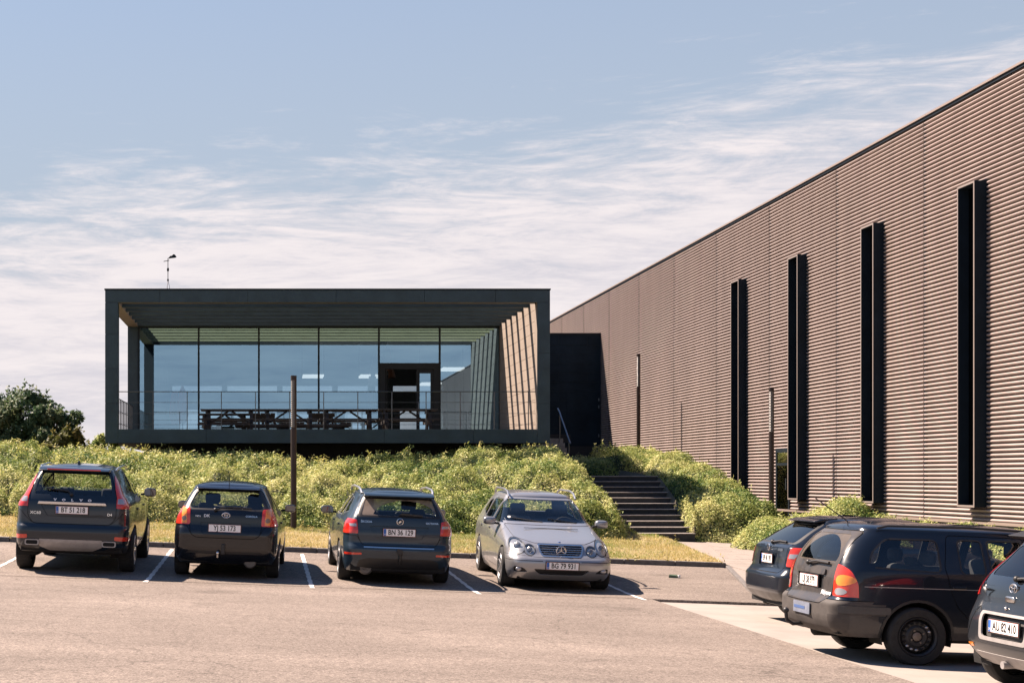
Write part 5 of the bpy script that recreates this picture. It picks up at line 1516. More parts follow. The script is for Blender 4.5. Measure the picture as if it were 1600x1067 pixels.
# ------------------------------------------------------------------ 1: dark SUV at the left
S = dict(tail_end=[(0.42, .2), (1.2, .2), (1.2, 1.8), (0.54, 1.8)], L=4.63, W=.945, H=1.70, zb=.33, ze=1.60, hood_z=(.95, 1.14), wr=.36, ww=.235, axles=(.93, 3.70), arch=.05, group='cars parked nose-in or tail-in along the grass strip',
         rear=[(.33, .20), (.42, .06), (.52, .01), (.66, .0), (.73, .02), (.78, .06), (1.0, .075), (1.12, .10), (1.22, .15), (1.42, .30), (1.60, .44)],
         front=[(.33, 4.50), (.5, 4.62), (.75, 4.60), (.92, 4.48), (1.02, 4.1), (1.12, 3.45), (1.16, 3.28), (1.4, 2.72), (1.60, 2.2)],
         width=[(.33, .88), (.5, .925), (.75, .945), (.95, .94), (1.06, .925), (1.14, .885), (1.22, .825), (1.4, .745), (1.60, .645)],
         rxr=[(.33, .15), (.8, .16), (1.1, .14), (1.3, .10), (1.6, .10)], ryr=[(.33, .26), (.9, .28), (1.15, .26), (1.6, .20)], bow_r=.05, taper_r=[(.33, .95), (1.0, .94), (1.2, .95), (1.6, .93)], roof_r=.35,
         bumper_r=rpoly([(-1.2, .2), (1.2, .2), (1.2, .99), (.82, .99), (.70, .86), (.60, .78), (-.60, .78), (-.70, .86), (-.82, .99), (-1.2, .99)], .06),
         tailgate=rpoly([(-.60, .79), (.60, .79), (.685, .90), (.685, 1.20), (.55, 1.60), (-.55, 1.60), (-.685, 1.20), (-.685, .90)], .05),
         doors=[rpoly([(1.15, .95), (1.35, .55), (2.3, .42), (2.3, 1.55), (1.75, 1.55), (1.25, 1.3)], .06), rpoly([(2.31, .42), (3.25, .42), (3.3, 1.05), (2.75, 1.45), (2.31, 1.55)], .05)],
         rear_glass=rpoly([(-.615, 1.235), (.615, 1.235), (.545, 1.565), (-.545, 1.565)], .06), rear_glass_mat=M_CGLASS,
         windscreen=rpoly([(-.70, 1.19), (.70, 1.19), (.58, 1.56), (-.58, 1.56)], .06),
         side_glass=[rpoly([(.95, 1.32), (1.6, 1.24), (1.6, 1.52), (1.15, 1.50)], .04), rpoly([(1.68, 1.22), (2.28, 1.20), (2.28, 1.56), (1.68, 1.54)], .04), rpoly([(2.36, 1.19), (3.15, 1.18), (2.75, 1.42), (2.36, 1.55)], .05)],
         side_glass_mat=M_CGLASSD, seat_f=2.25, seat_r=1.25, dash=3.2, handle_z=1.0)
tl = [(.615, 1.58), (.80, 1.58), (.80, 1.40), (.845, 1.29), (1.2, 1.17), (1.2, 1.02), (.69, 1.045), (.69, 1.20), (.655, 1.33), (.60, 1.58)]
tlw = [(.705, 1.19), (.765, 1.19), (.80, 1.14), (.80, 1.11), (.705, 1.115)]
S['regions'] = [('tail_R', 'rear', tl, .55), ('tail_L', 'rear', mirx(tl), .55), ('tailw_R', 'rear', tlw, .5), ('tailw_L', 'rear', mirx(tlw), .5),
                ('tails_R', 'rear', [(.69, 1.045), (1.2, 1.02), (1.2, 1.085), (.69, 1.10)], .5), ('tails_L', 'rear', mirx([(.69, 1.045), (1.2, 1.02), (1.2, 1.085), (.69, 1.10)]), .5),
                ('refl_R', 'rear', rpoly([(.68, .55), (.90, .535), (.90, .60), (.68, .61)], .02), .5), ('refl_L', 'rear', mirx(rpoly([(.68, .55), (.90, .535), (.90, .60), (.68, .61)], .02)), .5),
                ('recess', 'rear', rpoly([(-.38, .90), (.38, .90), (.50, 1.085), (-.50, 1.085)], .03), .4),
                ('skid', 'rear', rpoly([(-.50, .44), (-.32, .36), (.32, .36), (.50, .44), (.50, .545), (-.50, .545)], .03), .5),
                ('lower', 'rear', [(-1.2, .3), (1.2, .3), (1.2, .44), (.62, .44), (.5, .36), (-.5, .36), (-.62, .44), (-1.2, .44)], .5)]
car, H = base_car('parked_suv', 'dark blue-black SUV parked at the left end of the row, seen from behind', S, PAINT['navy'], '5')
for sd in 'RL':
    patch(H, car, 'tail_' + sd, M_REDB, 'tail_light', .008); patch(H, car, 'tailw_' + sd, M_CLEAR, 'reverse_lamp', .010); patch(H, car, 'tails_' + sd, M_REDL, 'stop_lamp', .011); patch(H, car, 'refl_' + sd, M_REDB, 'reflector', .004)
patch(H, car, 'recess', PAINT['navy'], 'plate_recess', -.025, 0); patch(H, car, 'skid', M_SKID, 'skid_plate', .006); patch(H, car, 'lower', M_PLAST, 'lower_valance', 0)
mb = MB(); mb.prism(rpoly([(-.54, 1.085), (.54, 1.085), (.52, 1.125), (-.52, 1.125)], .012), 'y', -.022, .03); mb.build('chrome_strip', M_CHROME, car, loc=(0, H.surf_y(0, 1.105) + .002, 0), bevel=.004)
for i, ch in enumerate('VOLVO'): letters(car, H, ch, -.27 + i * .135, 1.155, .052, sx=1.3, bold=.003, m=M_WHITE)
letters(car, H, 'XC60', -.565, .945, .062, sx=1.15); letters(car, H, 'D4', .59, .945, .055, sx=1.1)
plate(car, H, 'BT 51 218', 0.0, 1.0, dy=-.008)
for s in (-1, 1):
    mb = MB(); mb.prism(rpoly([(-.11, -.045), (.11, -.045), (.11, .045), (-.11, .045)], .035), 'y', 0, .12); o = mb.build('exhaust_tip', M_SKID, car, loc=(s * .60, H.surf_y(s * .60, .50) - .035, .49))
    mb = MB(); mb.prism(rpoly([(-.09, -.030), (.09, -.030), (.09, .030), (-.09, .030)], .025), 'y', -.003, .02); mb.build('exhaust_bore', M_GAP, o)
# spoiler lip with high stop lamp, shark fin, rails
mb = MB(); mb.prism([(.20, 1.615), (.24, 1.595), (.55, 1.60), (.75, 1.675), (.5, 1.668), (.27, 1.645)], 'x', -.555, .555); mb.build('spoiler', PAINT['navy'], car, bevel=.012, smooth=True)
mb = MB(); mb.box(-.42, .42, .195, .22, 1.617, 1.636); mb.build('high_stop_lamp', M_REDL, car, bevel=.005)
mb = MB(); mb.prism([(.78, 1.675), (1.0, 1.69), (.83, 1.755), (.80, 1.755)], 'x', -.02, .02); mb.build('aerial_fin', PAINT['navy'], car, bevel=.012)
roof_rail(car, [(.60, .80, 1.615), (.62, .95, 1.66), (.63, 1.8, 1.68), (.62, 2.4, 1.64), (.61, 2.5, 1.61)], M_CHROME, .016)
wiper(car, H, [(-.02, 1.245), (.12 - .2, 1.30), (-.42, 1.325)])
for s in (-1, 1): mirror(car, s, 3.0, 1.20, .86, PAINT['navy'], (.12, .08, .085))
place(car, -3.06, 23.92, R(0.0))

# ------------------------------------------------------------------ 2: black hatchback
S = dict(tail_end=[(0.33, .2), (1.2, .2), (1.2, 1.8), (0.45, 1.8)], L=4.18, W=.855, H=1.50, zb=.24, ze=1.405, hood_z=(.80, 1.0), wr=.305, axles=(.80, 3.40), group='cars parked nose-in or tail-in along the grass strip',
         rear=[(.24, .16), (.34, .05), (.50, .0), (.70, .0), (.78, .03), (.84, .07), (1.0, .10), (1.06, .13), (1.20, .26), (1.405, .48)],
         front=[(.24, 4.1), (.45, 4.18), (.65, 4.16), (.78, 4.02), (.88, 3.6), (.96, 3.05), (1.0, 2.95), (1.2, 2.55), (1.405, 2.1)],
         width=[(.24, .79), (.4, .84), (.65, .855), (.85, .845), (.95, .82), (1.04, .775), (1.2, .70), (1.405, .585)],
         rxr=[(.24, .16), (.8, .17), (1.05, .15), (1.4, .12)], ryr=[(.24, .26), (1.0, .27), (1.4, .20)], bow_r=.06, taper_r=.955, roof_r=.4,
         bumper_r=rpoly([(-1.2, .1), (1.2, .1), (1.2, .84), (.62, .84), (.54, .70), (.46, .645), (-.46, .645), (-.54, .70), (-.62, .84), (-1.2, .84)], .05),
         tailgate=rpoly([(-.46, .655), (.46, .655), (.54, .71), (.565, .85), (.565, 1.10), (.68, 1.12), (.53, 1.385), (-.53, 1.385), (-.68, 1.12), (-.565, 1.10), (-.565, .85), (-.54, .71)], .04),
         doors=[rpoly([(.95, .95), (1.1, .6), (1.35, .36), (2.0, .34), (2.0, 1.36), (1.45, 1.38), (1.0, 1.2)], .05), rpoly([(2.01, .34), (2.95, .34), (3.0, .95), (2.5, 1.3), (2.01, 1.37)], .05)],
         glass_surround=rpoly([(-.69, 1.075), (.69, 1.075), (.535, 1.385), (-.535, 1.385)], .06),
         rear_glass=rpoly([(-.60, 1.10), (.60, 1.10), (.50, 1.365), (-.50, 1.365)], .09), rear_glass_mat=glass_mat('car_glass_mid', (.70, .74, .73), .02), surround_mat=M_INK,
         windscreen=rpoly([(-.66, 1.02), (.66, 1.02), (.52, 1.38), (-.52, 1.38)], .05),
         side_glass=[rpoly([(.85, 1.10), (1.2, 1.06), (1.2, 1.33), (1.05, 1.30)], .03), rpoly([(1.26, 1.04), (1.97, 1.02), (1.97, 1.36), (1.40, 1.35)], .03), rpoly([(2.05, 1.02), (2.9, 1.0), (2.5, 1.26), (2.05, 1.36)], .04)],
         side_glass_mat=M_CGLASSD, seat_f=2.0, seat_r=1.1, dash=2.85, handle_z=.86)
tl = rpoly([(.555, .845), (1.2, .845), (1.2, 1.085), (.74, 1.125), (.57, 1.10)], .03)
S['regions'] = [('tail_R', 'rear', tl, .36), ('tail_L', 'rear', mirx(tl), .36), ('tm_R', 'rear', rpoly([(.61, .86), (.69, .86), (.70, 1.105), (.62, 1.10)], .01), .36), ('tm_L', 'rear', mirx(rpoly([(.61, .86), (.69, .86), (.70, 1.105), (.62, 1.10)], .01)), .36),
                ('tc_R', 'rear', circ((.655, 1.02), .034, 14), .36), ('tc_L', 'rear', circ((-.655, 1.02), .034, 14), .36), ('tb_R', 'rear', circ((.655, .935), .037, 14), .36), ('tb_L', 'rear', circ((-.655, .935), .037, 14), .36),
                ('recess', 'rear', rpoly([(-.36, .70), (.36, .70), (.40, .885), (-.40, .885)], .03), .4), ('valance', 'rear', rpoly([(-.62, .40), (.62, .40), (.56, .445), (-.56, .445)], .02), .5)]
car, H = base_car('parked_hatchback', 'glossy black hatchback with tow ball between the SUV and the grey estate', S, PAINT['black'], '5')
for sd in 'RL':
    patch(H, car, 'tail_' + sd, M_REDB, 'tail_light', .008); patch(H, car, 'tm_' + sd, M_AMBER, 'lamp_strip', .0095); patch(H, car, 'tc_' + sd, M_AMBER, 'turn_lamp', .011); patch(H, car, 'tb_' + sd, M_SMOKE, 'reverse_lamp', .011)
patch(H, car, 'recess', PAINT['black'], 'plate_recess', -.02, 0); patch(H, car, 'valance', M_INK, 'lower_valance', -.006, 0)
plate(car, H, 'YJ 53 173', -.01, .80, band=False, dy=-.004, pitch=R(-4))
ring_badge(car, H, 0, 1.005, .062, 'ovals'); letters(car, H, 'COROLLA', .40, .995, .040, sx=1.0); letters(car, H, 'DK', -.30, .985, .062, m=M_WHITE, sx=1.1); letters(car, H, 'VVT-i', -.44, .975, .034, m=M_WHITE)
mb = MB(); mb.prism([(.40, 1.40), (.46, 1.385), (.62, 1.40), (.75, 1.462), (.5, 1.445)], 'x', -.50, .50); mb.build('spoiler', PAINT['black'], car, bevel=.01, smooth=True)
wiper(car, H, [(-.17, 1.085), (-.05, 1.12), (.10, 1.13), (.40, 1.115)])
bar_part('aerial', M_PLAST, car, [(0, .72, 1.455), (0, .60, 1.50), (0, .42, 1.68)], .006, 5)
mb = MB(); mb.ball((0, 0, 0), .028, 12, 8); mb.tube([(0, 0, 0), (0, .02, -.06), (0, .14, -.10)], .018, 8); tb = mb.build('tow_ball', M_CHROME, car, loc=(-.10, -.06, .42), smooth=True)
mb = MB(); mb.box(-.03, .03, -.02, .05, -.02, .14); mb.build('tow_bracket', M_PLAST, tb, loc=(.08, .03, .0), bevel=.01)
mb = MB(); mb.lathe([(0, .001), (0, .08), (.02, .10), (.35, .10)], 16, 'y'); mb.build('silencer', mat('dull_steel', (.14, .13, .12), .6, .6), car, loc=(.40, .12, .28), smooth=True)
for s in (-1, 1): mirror(car, s, 2.72, 1.02, .79, PAINT['black'], (.105, .07, .075))
place(car, -.66, 23.98, R(2.6))

# ------------------------------------------------------------------ 3: dusty dark grey estate
S = dict(tail_end=[(0.36, .2), (1.2, .2), (1.2, 1.8), (0.48, 1.8)], L=4.66, W=.905, H=1.475, zb=.20, ze=1.385, hood_z=(.80, 1.0), wr=.318, axles=(.96, 3.64), group='cars parked nose-in or tail-in along the grass strip',
         rear=[(.20, .22), (.28, .10), (.40, .03), (.55, .0), (.60, .02), (.66, .06), (.80, .065), (.90, .09), (1.04, .13), (1.2, .25), (1.385, .40)],
         front=[(.2, 4.5), (.4, 4.63), (.65, 4.62), (.78, 4.48), (.88, 4.0), (.97, 3.35), (1.0, 3.25), (1.2, 2.8), (1.385, 2.3)],
         width=[(.20, .84), (.4, .885), (.65, .905), (.85, .895), (.95, .872), (1.03, .82), (1.2, .735), (1.385, .62)],
         rxr=[(.2, .18), (.8, .17), (1.05, .14), (1.4, .11)], ryr=[(.2, .3), (1.0, .28), (1.4, .22)], bow_r=.05, taper_r=[(.2, .95), (1.0, .95), (1.4, .93)], roof_r=.3,
         bumper_r=rpoly([(-1.2, .1), (1.2, .1), (1.2, .765), (.66, .765), (.60, .66), (.54, .612), (-.54, .612), (-.60, .66), (-.66, .765), (-1.2, .765)], .04),
         tailgate=rpoly([(-.54, .622), (.54, .622), (.60, .67), (.645, .78), (.645, 1.04), (.665, 1.08), (.56, 1.375), (-.56, 1.375), (-.665, 1.08), (-.645, 1.04), (-.645, .78), (-.60, .67)], .04),
         doors=[rpoly([(1.05, .9), (1.25, .6), (1.45, .32), (2.2, .30), (2.2, 1.34), (1.5, 1.36), (1.15, 1.2)], .05), rpoly([(2.21, .30), (3.2, .30), (3.25, .95), (2.7, 1.28), (2.21, 1.35)], .05)],
         glass_surround=rpoly([(-.66, 1.055), (.66, 1.055), (.56, 1.365), (-.56, 1.365)], .05), surround_mat=M_INK,
         rear_glass=rpoly([(-.60, 1.085), (.60, 1.085), (.525, 1.34), (-.525, 1.34)], .05), rear_glass_mat=M_CGDUST,
         wiped=[(.10 + .52 * math.cos(R(a)), 1.05 + .27 * math.sin(R(a))) for a in range(8, 176, 8)] + [(-.30, 1.09), (.45, 1.09)],
         windscreen=rpoly([(-.70, 1.02), (.70, 1.02), (.55, 1.36), (-.55, 1.36)], .05),
         side_glass=[rpoly([(.75, 1.12), (1.25, 1.06), (1.25, 1.33), (1.0, 1.31)], .03), rpoly([(1.32, 1.04), (2.17, 1.02), (2.17, 1.345), (1.40, 1.34)], .03), rpoly([(2.25, 1.02), (3.1, 1.0), (2.7, 1.26), (2.25, 1.345)], .04)],
         side_glass_mat=M_CGLASSD, seal_mat=M_CHROME, seat_f=2.2, seat_r=1.3, dash=3.15, handle_z=.88)
tl = rpoly([(.64, .80), (1.2, .79), (1.2, 1.0), (.90, 1.03), (.66, 1.01)], .02); tw = rpoly([(.665, .905), (.765, .905), (.775, .945), (.675, .95)], .01)
S['regions'] = [('tail_R', 'rear', tl, .40), ('tail_L', 'rear', mirx(tl), .40), ('tw_R', 'rear', tw, .4), ('tw_L', 'rear', mirx(tw), .4), ('tl_R', 'rear', [(.645, .80), (1.2, .79), (1.2, .845), (.645, .855)], .4), ('tl_L', 'rear', mirx([(.645, .80), (1.2, .79), (1.2, .845), (.645, .855)]), .4),
                ('refl_R', 'rear', rpoly([(.58, .475), (.84, .465), (.84, .50), (.58, .505)], .01), .5), ('refl_L', 'rear', mirx(rpoly([(.58, .475), (.84, .465), (.84, .50), (.58, .505)], .01)), .5),
                ('recess', 'rear', rpoly([(-.36, .735), (.36, .735), (.47, .925), (-.47, .925)], .03), .4), ('valance', 'rear', rpoly([(-.66, .20), (.66, .20), (.62, .385), (.5, .425), (-.5, .425), (-.62, .385)], .03), .5), ('ledge', 'rear', [(-.55, .585), (.55, .585), (.55, .605), (-.55, .605)], .5)]
car, H = base_car('parked_estate', 'dusty dark grey estate car with silver roof rails and dirty rear window', S, PAINT['grey'], '5')
for sd in 'RL':
    patch(H, car, 'tail_' + sd, M_REDL, 'tail_light', .008); patch(H, car, 'tw_' + sd, M_CLEAR, 'reverse_lamp', .010); patch(H, car, 'tl_' + sd, M_REDB, 'stop_lamp', .010); patch(H, car, 'refl_' + sd, M_REDB, 'reflector', .004)
patch(H, car, 'recess', PAINT['grey'], 'plate_recess', -.02, 0); patch(H, car, 'valance', M_PLAST, 'lower_valance', 0); patch(H, car, 'ledge', M_CHROME, 'bumper_strip', .003)
plate(car, H, 'BN 36 129', 0, .83, dy=-.002, pitch=R(-3))
ring_badge(car, H, .01, 1.0, .050, 'disc'); letters(car, H, 'ŠKODA', -.515, .985, .046, sx=1.15); letters(car, H, 'OCTAVIA', .515, .985, .042, sx=1.1)
mb = MB(); mb.prism([(.25, 1.388), (.29, 1.365), (.55, 1.38), (.72, 1.445), (.5, 1.44), (.3, 1.415)], 'x', -.555, .555); mb.build('spoiler', PAINT['grey'], car, bevel=.01, smooth=True)
roof_rail(car, [(.565, .62, 1.405), (.575, .70, 1.455), (.585, .95, 1.487), (.60, 1.8, 1.492), (.595, 2.4, 1.455), (.59, 2.55, 1.40)], M_RIM, .02)
mb = MB(); mb.prism(rpoly([(-.02, 1.105), (.36, 1.085), (.37, 1.11), (.05, 1.135)], .01), 'y', -.03, .0); mb.build('rear_wiper', M_PLAST, car, loc=(0, H.surf_y(.1, 1.11) - .01, 0), bevel=.006)
mb = MB(); mb.tube([(0, .12, .02), (0, .0, .0), (0, -.04, .05), (0, -.04, .12)], .022, 8); mb.ball((0, -.04, .14), .03, 10, 8); tb = mb.build('tow_hook', M_PLAST, car, loc=(.02, .0, .36), smooth=True)
mb = MB(); mb.prism(rpoly([(-.055, .0), (.035, .0), (.035, .07), (-.055, .09)], .02), 'y', -.07, -.02); mb.build('tow_socket', M_PLAST, tb, loc=(0, 0, .14), bevel=.006)
mb = MB(); mb.lathe([(0, .001), (0, .09), (.02, .115), (.4, .115)], 18, 'y'); mb.build('silencer', mat('dull_steel', (.14, .13, .12), .6, .6), car, loc=(-.50, .14, .265), smooth=True)
for s in (-1, 1): mirror(car, s, 2.95, 1.02, .84, PAINT['grey'], (.125, .08, .075))
place(car, 2.06, 23.95, R(-.8))

# ------------------------------------------------------------------ 4: silver estate facing the camera
S = dict(L=4.54, W=.864, H=1.465, zb=.17, ze=1.375, hood_z=(.70, .98), wr=.315, ww=.225, axles=(1.02, 3.735), arch=.035, wheel_in=.115, group='cars parked nose-in or tail-in along the grass strip', wheel_side=-1,
         rear=[(.17, .2), (.35, .05), (.55, .0), (.70, .03), (.9, .08), (1.04, .14), (1.2, .30), (1.375, .52)],
         front=[(.17, 4.36), (.25, 4.47), (.36, 4.535), (.46, 4.54), (.52, 4.50), (.56, 4.43), (.66, 4.36), (.73, 4.26), (.78, 4.08), (.84, 3.78), (.90, 3.48), (.95, 3.24), (.98, 3.12), (1.0, 3.04), (1.2, 2.66), (1.375, 2.22)],
         width=[(.17, .80), (.3, .845), (.5, .86), (.65, .864), (.80, .858), (.90, .84), (.98, .80), (1.1, .74), (1.25, .67), (1.375, .59)],
         rxf=[(.17, .26), (.45, .26), (.56, .30), (.70, .34), (.80, .42), (.95, .38), (1.05, .16), (1.375, .13)], ryf=[(.17, .34), (.45, .34), (.56, .36), (.70, .42), (.80, .5), (.95, .40), (1.05, .26), (1.375, .24)],
         bow_f=[(.17, .10), (.5, .11), (.60, .14), (.75, .22), (.9, .30), (1.0, .16), (1.375, .12)], taper_f=[(.17, .97), (.6, .955), (.85, .92), (1.0, .94), (1.375, .96)], roof_f=.4,
         bumper_f=rpoly([(-1.2, .1), (1.2, .1), (1.2, .545), (.62, .545), (.40, .525), (-.40, .525), (-.62, .545), (-1.2, .545)], .03),
         hood=rpoly([(-.385, .735), (.385, .735), (.40, .735), (.66, .80), (.70, .955), (-.70, .955), (-.66, .80), (-.40, .735)], .02),
         doors=[rpoly([(1.15, .9), (1.35, .6), (1.5, .32), (2.15, .28), (2.15, 1.32), (1.55, 1.33), (1.25, 1.15)], .05), rpoly([(2.16, .28), (3.15, .28), (3.2, .90), (2.6, 1.22), (2.16, 1.33)], .05)],
         windscreen=rpoly([(-.675, 1.0), (.675, 1.0), (.565, 1.345), (-.565, 1.345)], .04),
         rear_glass=rpoly([(-.58, 1.06), (.58, 1.06), (.5, 1.33), (-.5, 1.33)], .05),
         side_glass=[rpoly([(.75, 1.10), (1.3, 1.02), (1.3, 1.29), (1.0, 1.28)], .04), rpoly([(1.36, 1.01), (2.12, .99), (2.12, 1.325), (1.42, 1.31)], .03), rpoly([(2.2, .985), (3.05, .965), (2.6, 1.19), (2.2, 1.325)], .04)],
         side_glass_mat=M_CGLASSD, seal_mat=M_CHROME, seat_f=2.15, seat_r=1.25, dash=2.95, handle_z=.84, seat_mat=M_SEAT)
hl = circ((.665, .675), .112, 22, .98); hs = circ((.485, .628), .082, 18, .95)
S['regions'] = [('lip_R', 'front', grow(hl, .012), 1.0), ('lip_L', 'front', mirx(grow(hl, .012)), 1.0), ('lips_R', 'front', grow(hs, .012), 1.0), ('lips_L', 'front', mirx(grow(hs, .012)), 1.0),
                ('hs_R', 'front', hs, 1.0), ('hs_L', 'front', mirx(hs), 1.0), ('hl_R', 'front', hl, 1.0), ('hl_L', 'front', mirx(hl), 1.0),
                ('grille_rim', 'front', rpoly([(-.315, .535), (.315, .535), (.372, .725), (-.372, .725)], .05), .6), ('grille', 'front', rpoly([(-.295, .555), (.295, .555), (.345, .705), (-.345, .705)], .04), .6),
                ('intake', 'front', rpoly([(-.44, .345), (.44, .345), (.34, .255), (-.34, .255)], .03), .5),
                ('fog_R', 'front', rpoly([(.52, .29), (.74, .285), (.74, .375), (.60, .36)], .03), .7), ('fog_L', 'front', mirx(rpoly([(.52, .29), (.74, .285), (.74, .375), (.60, .36)], .03)), .7),
                ('strip_R', 'front', [(.30, .465), (1.2, .465), (1.2, .475), (.30, .475)], .8), ('strip_L', 'front', mirx([(.30, .465), (1.2, .465), (1.2, .475), (.30, .475)]), .8)]
car, H = base_car('parked_silver_estate', 'silver estate car facing the camera with round twin headlights', S, PAINT['silver'], '7')
for sd in 'RL':
    patch(H, car, 'lip_' + sd, M_INK, 'headlight_seal', -.002, .004); patch(H, car, 'lips_' + sd, M_INK, 'headlight_seal', -.002, .004)
    for nm, c, r in (('hl_', (.665, .675), .112), ('hs_', (.485, .628), .082)):
        o = patch(H, car, nm + sd, M_HEADGL, 'headlight', .010, .02); H.part(nm + sd, M_BOWL, o, 'reflector', off=-.022, skirt=0)
        s = 1 if sd == 'R' else -1
        yy = H.surf_y(s * c[0], c[1], False)
        mb = MB(); mb.ball((0, 0, 0), (r * .46, .02, r * .46), 16, 8); q_ = mb.build('projector_lens', M_PROJ, o, smooth=True, loc=(s * c[0], yy - .016, c[1])); q_.rotation_euler = (R(18), 0, R(-s * 30))
        mb = MB(); mb.tube([(r * .52 * math.cos(t), 0, r * .52 * math.sin(t)) for t in np.linspace(0, 6.2832, 21)], .006, 6, caps=False); q_ = mb.build('lens_ring', M_CHROME, o, smooth=True, loc=(s * c[0], yy - .012, c[1])); q_.rotation_euler = (R(18), 0, R(-s * 30))
    patch(H, car, 'fog_' + sd, M_INK, 'fog_recess', -.02, 0); patch(H, car, 'strip_' + sd, M_GAP, 'bumper_groove', -.003, 0)
    s = 1 if sd == 'R' else -1
    mb = MB(); mb.ball((0, 0, 0), (.05, .03, .036), 12, 8); mb.build('fog_light', M_CLEAR, car, smooth=True, loc=(s * .66, H.surf_y(s * .66, .33, False) - .012, .335))
patch(H, car, 'grille_rim', M_CHROME, 'grille_surround', .008); patch(H, car, 'grille', M_INK, 'grille', -.02, 0); patch(H, car, 'intake', M_INK, 'lower_intake', -.02, 0)
for k in range(4):
    z = .582 + k * .033; w = .31 + (z - .58) * .27
    pts = [(x, H.surf_y(x, z, False) + .003, z) for x in np.linspace(-w, w, 9)]; MB().tube(pts, .0075, 6).build('grille_bar', M_CHROME, car, smooth=True)
ring_badge(car, H, 0, .628, .074, 'star', False)
mb = MB(); mb.lathe([(0, .022), (.006, .02), (.008, .001)], 14, 'z'); mb.build('hood_emblem', M_PBLUE, car, loc=(0, 4.19, H.surf_z(0, 4.19) + .001))
plate(car, H, 'BG 79 931', .0, .405, rear=False, dy=.012)
mb = MB(); mb.box(-.44, .44, -.006, .006, -.004, .004); mb.build('washer_jets', M_PLAST, car, loc=(0, 3.40, H.surf_z(0, 3.40) + .004))
for x0, x1 in ((-.50, -.02), (.08, .58)):
    P = [(x, H.surf_y(x, 1.005 + .012 * i, False) + .018, 1.005 + .012 * i) for i, x in enumerate(np.linspace(x0, x1, 5))]; MB().tube(P, .009, 6).build('wiper', M_PLAST, car, smooth=True)
mb = MB(); mb.prism(circ((0, 0), .03, 16), 'y', 0, .002); p_ = mb.build('windscreen_badge', M_WHITE, car, loc=(.60, H.surf_y(.60, 1.06, False) + .001, 1.06)); p_.rotation_euler = (R(-55), 0, 0); p_.rotation_euler = (R(60), 0, 0)
roof_rail(car, [(.555, .75, 1.385), (.56, .82, 1.455), (.565, 1.0, 1.487), (.565, 1.9, 1.495), (.56, 2.25, 1.46), (.565, 2.42, 1.375)], M_RIM, .018)
for s in (-1, 1): mirror(car, s, 2.86, .99, .79, PAINT['silver'], (.12, .075, .075))
place(car, 4.66, 28.50, R(180.6))

GRP2 = 'cars parked side by side on the concrete apron'
# ------------------------------------------------------------------ 5: small blue-black hatchback, farthest on the concrete
S = dict(tail_end=[(0.30, .2), (1.2, .2), (1.2, 1.8), (0.42, 1.8)], L=4.0, W=.83, H=1.43, zb=.22, ze=1.345, hood_z=(.80, 1.0), wr=.30, axles=(.80, 3.27), group=GRP2,
         rear=[(.22, .22), (.32, .08), (.45, .0), (.62, .0), (.66, .03), (.72, .08), (.9, .11), (1.0, .13), (1.04, .18), (1.2, .40), (1.345, .62)],
         front=[(.22, 3.9), (.5, 4.0), (.75, 3.95), (.86, 3.5), (.95, 3.0), (1.0, 2.85), (1.2, 2.45), (1.345, 2.05)],
         width=[(.22, .76), (.4, .815), (.65, .83), (.85, .82), (.98, .79), (1.05, .74), (1.2, .68), (1.345, .60)],
         rxr=[(.22, .18), (1.0, .15), (1.345, .11)], ryr=[(.22, .28), (1.0, .24), (1.345, .2)], bow_r=.05, roof_r=.4,
         bumper_r=rpoly([(-1.2, .1), (1.2, .1), (1.2, .74), (.60, .74), (.54, .66), (-.54, .66), (-.60, .74), (-1.2, .74)], .04),
         tailgate=rpoly([(-.54, .67), (.54, .67), (.60, .74), (.60, 1.05), (.53, 1.33), (-.53, 1.33), (-.60, 1.05), (-.60, .74)], .04),
         glass_surround=rpoly([(-.64, 1.045), (.64, 1.045), (.54, 1.33), (-.54, 1.33)], .05), surround_mat=M_INK,
         rear_glass=rpoly([(-.58, 1.065), (.58, 1.065), (.51, 1.31), (-.51, 1.31)], .05), rear_glass_mat=M_CGLASSD,
         side_glass=[rpoly([(.95, 1.10), (1.75, 1.05), (1.75, 1.31), (1.2, 1.30)], .03), rpoly([(1.85, 1.04), (2.7, 1.02), (2.3, 1.25), (1.85, 1.31)], .03)], side_glass_mat=M_CGLASSD, seat_f=1.95, seat_r=1.15, dash=2.8)
tl = rpoly([(.655, .755), (1.2, .75), (1.2, 1.0), (.66, 1.0)], .03)
S['regions'] = [('tail_R', 'rear', tl, .34), ('tail_L', 'rear', mirx(tl), .34), ('tw_R', 'rear', rpoly([(.67, .86), (.75, .86), (.75, .92), (.67, .92)], .01), .34), ('tw_L', 'rear', mirx(rpoly([(.67, .86), (.75, .86), (.75, .92), (.67, .92)], .01)), .34),
                ('recess', 'rear', rpoly([(-.30, .74), (.30, .74), (.34, .92), (-.34, .92)], .03), .4), ('valance', 'rear', [(-1.2, .2), (1.2, .2), (1.2, .40), (-1.2, .40)], .55)]
car, H = base_car('parked_small_hatchback', 'dark blue hatchback farthest on the concrete, mostly hidden by the dusty estate', S, PAINT['blue'], '5')
for sd in 'RL': patch(H, car, 'tail_' + sd, M_REDB, 'tail_light', .008); patch(H, car, 'tw_' + sd, M_CLEAR, 'reverse_lamp', .01)
patch(H, car, 'recess', PAINT['blue'], 'plate_recess', -.02, 0); patch(H, car, 'valance', PAINT['dusty'], 'lower_valance', 0)
plate(car, H, 'BP 40 190', 0, .835, dy=-.002, w=.40, sx=.64)
ring_badge(car, H, 0, .985, .045, 'disc'); letters(car, H, 'FABIA', .42, .965, .05, sx=1.1)
mb = MB(); mb.prism([(.53, 1.352), (.57, 1.33), (.70, 1.345), (.85, 1.40), (.66, 1.39)], 'x', -.50, .50); mb.build('spoiler', PAINT['blue'], car, bevel=.012, smooth=True)
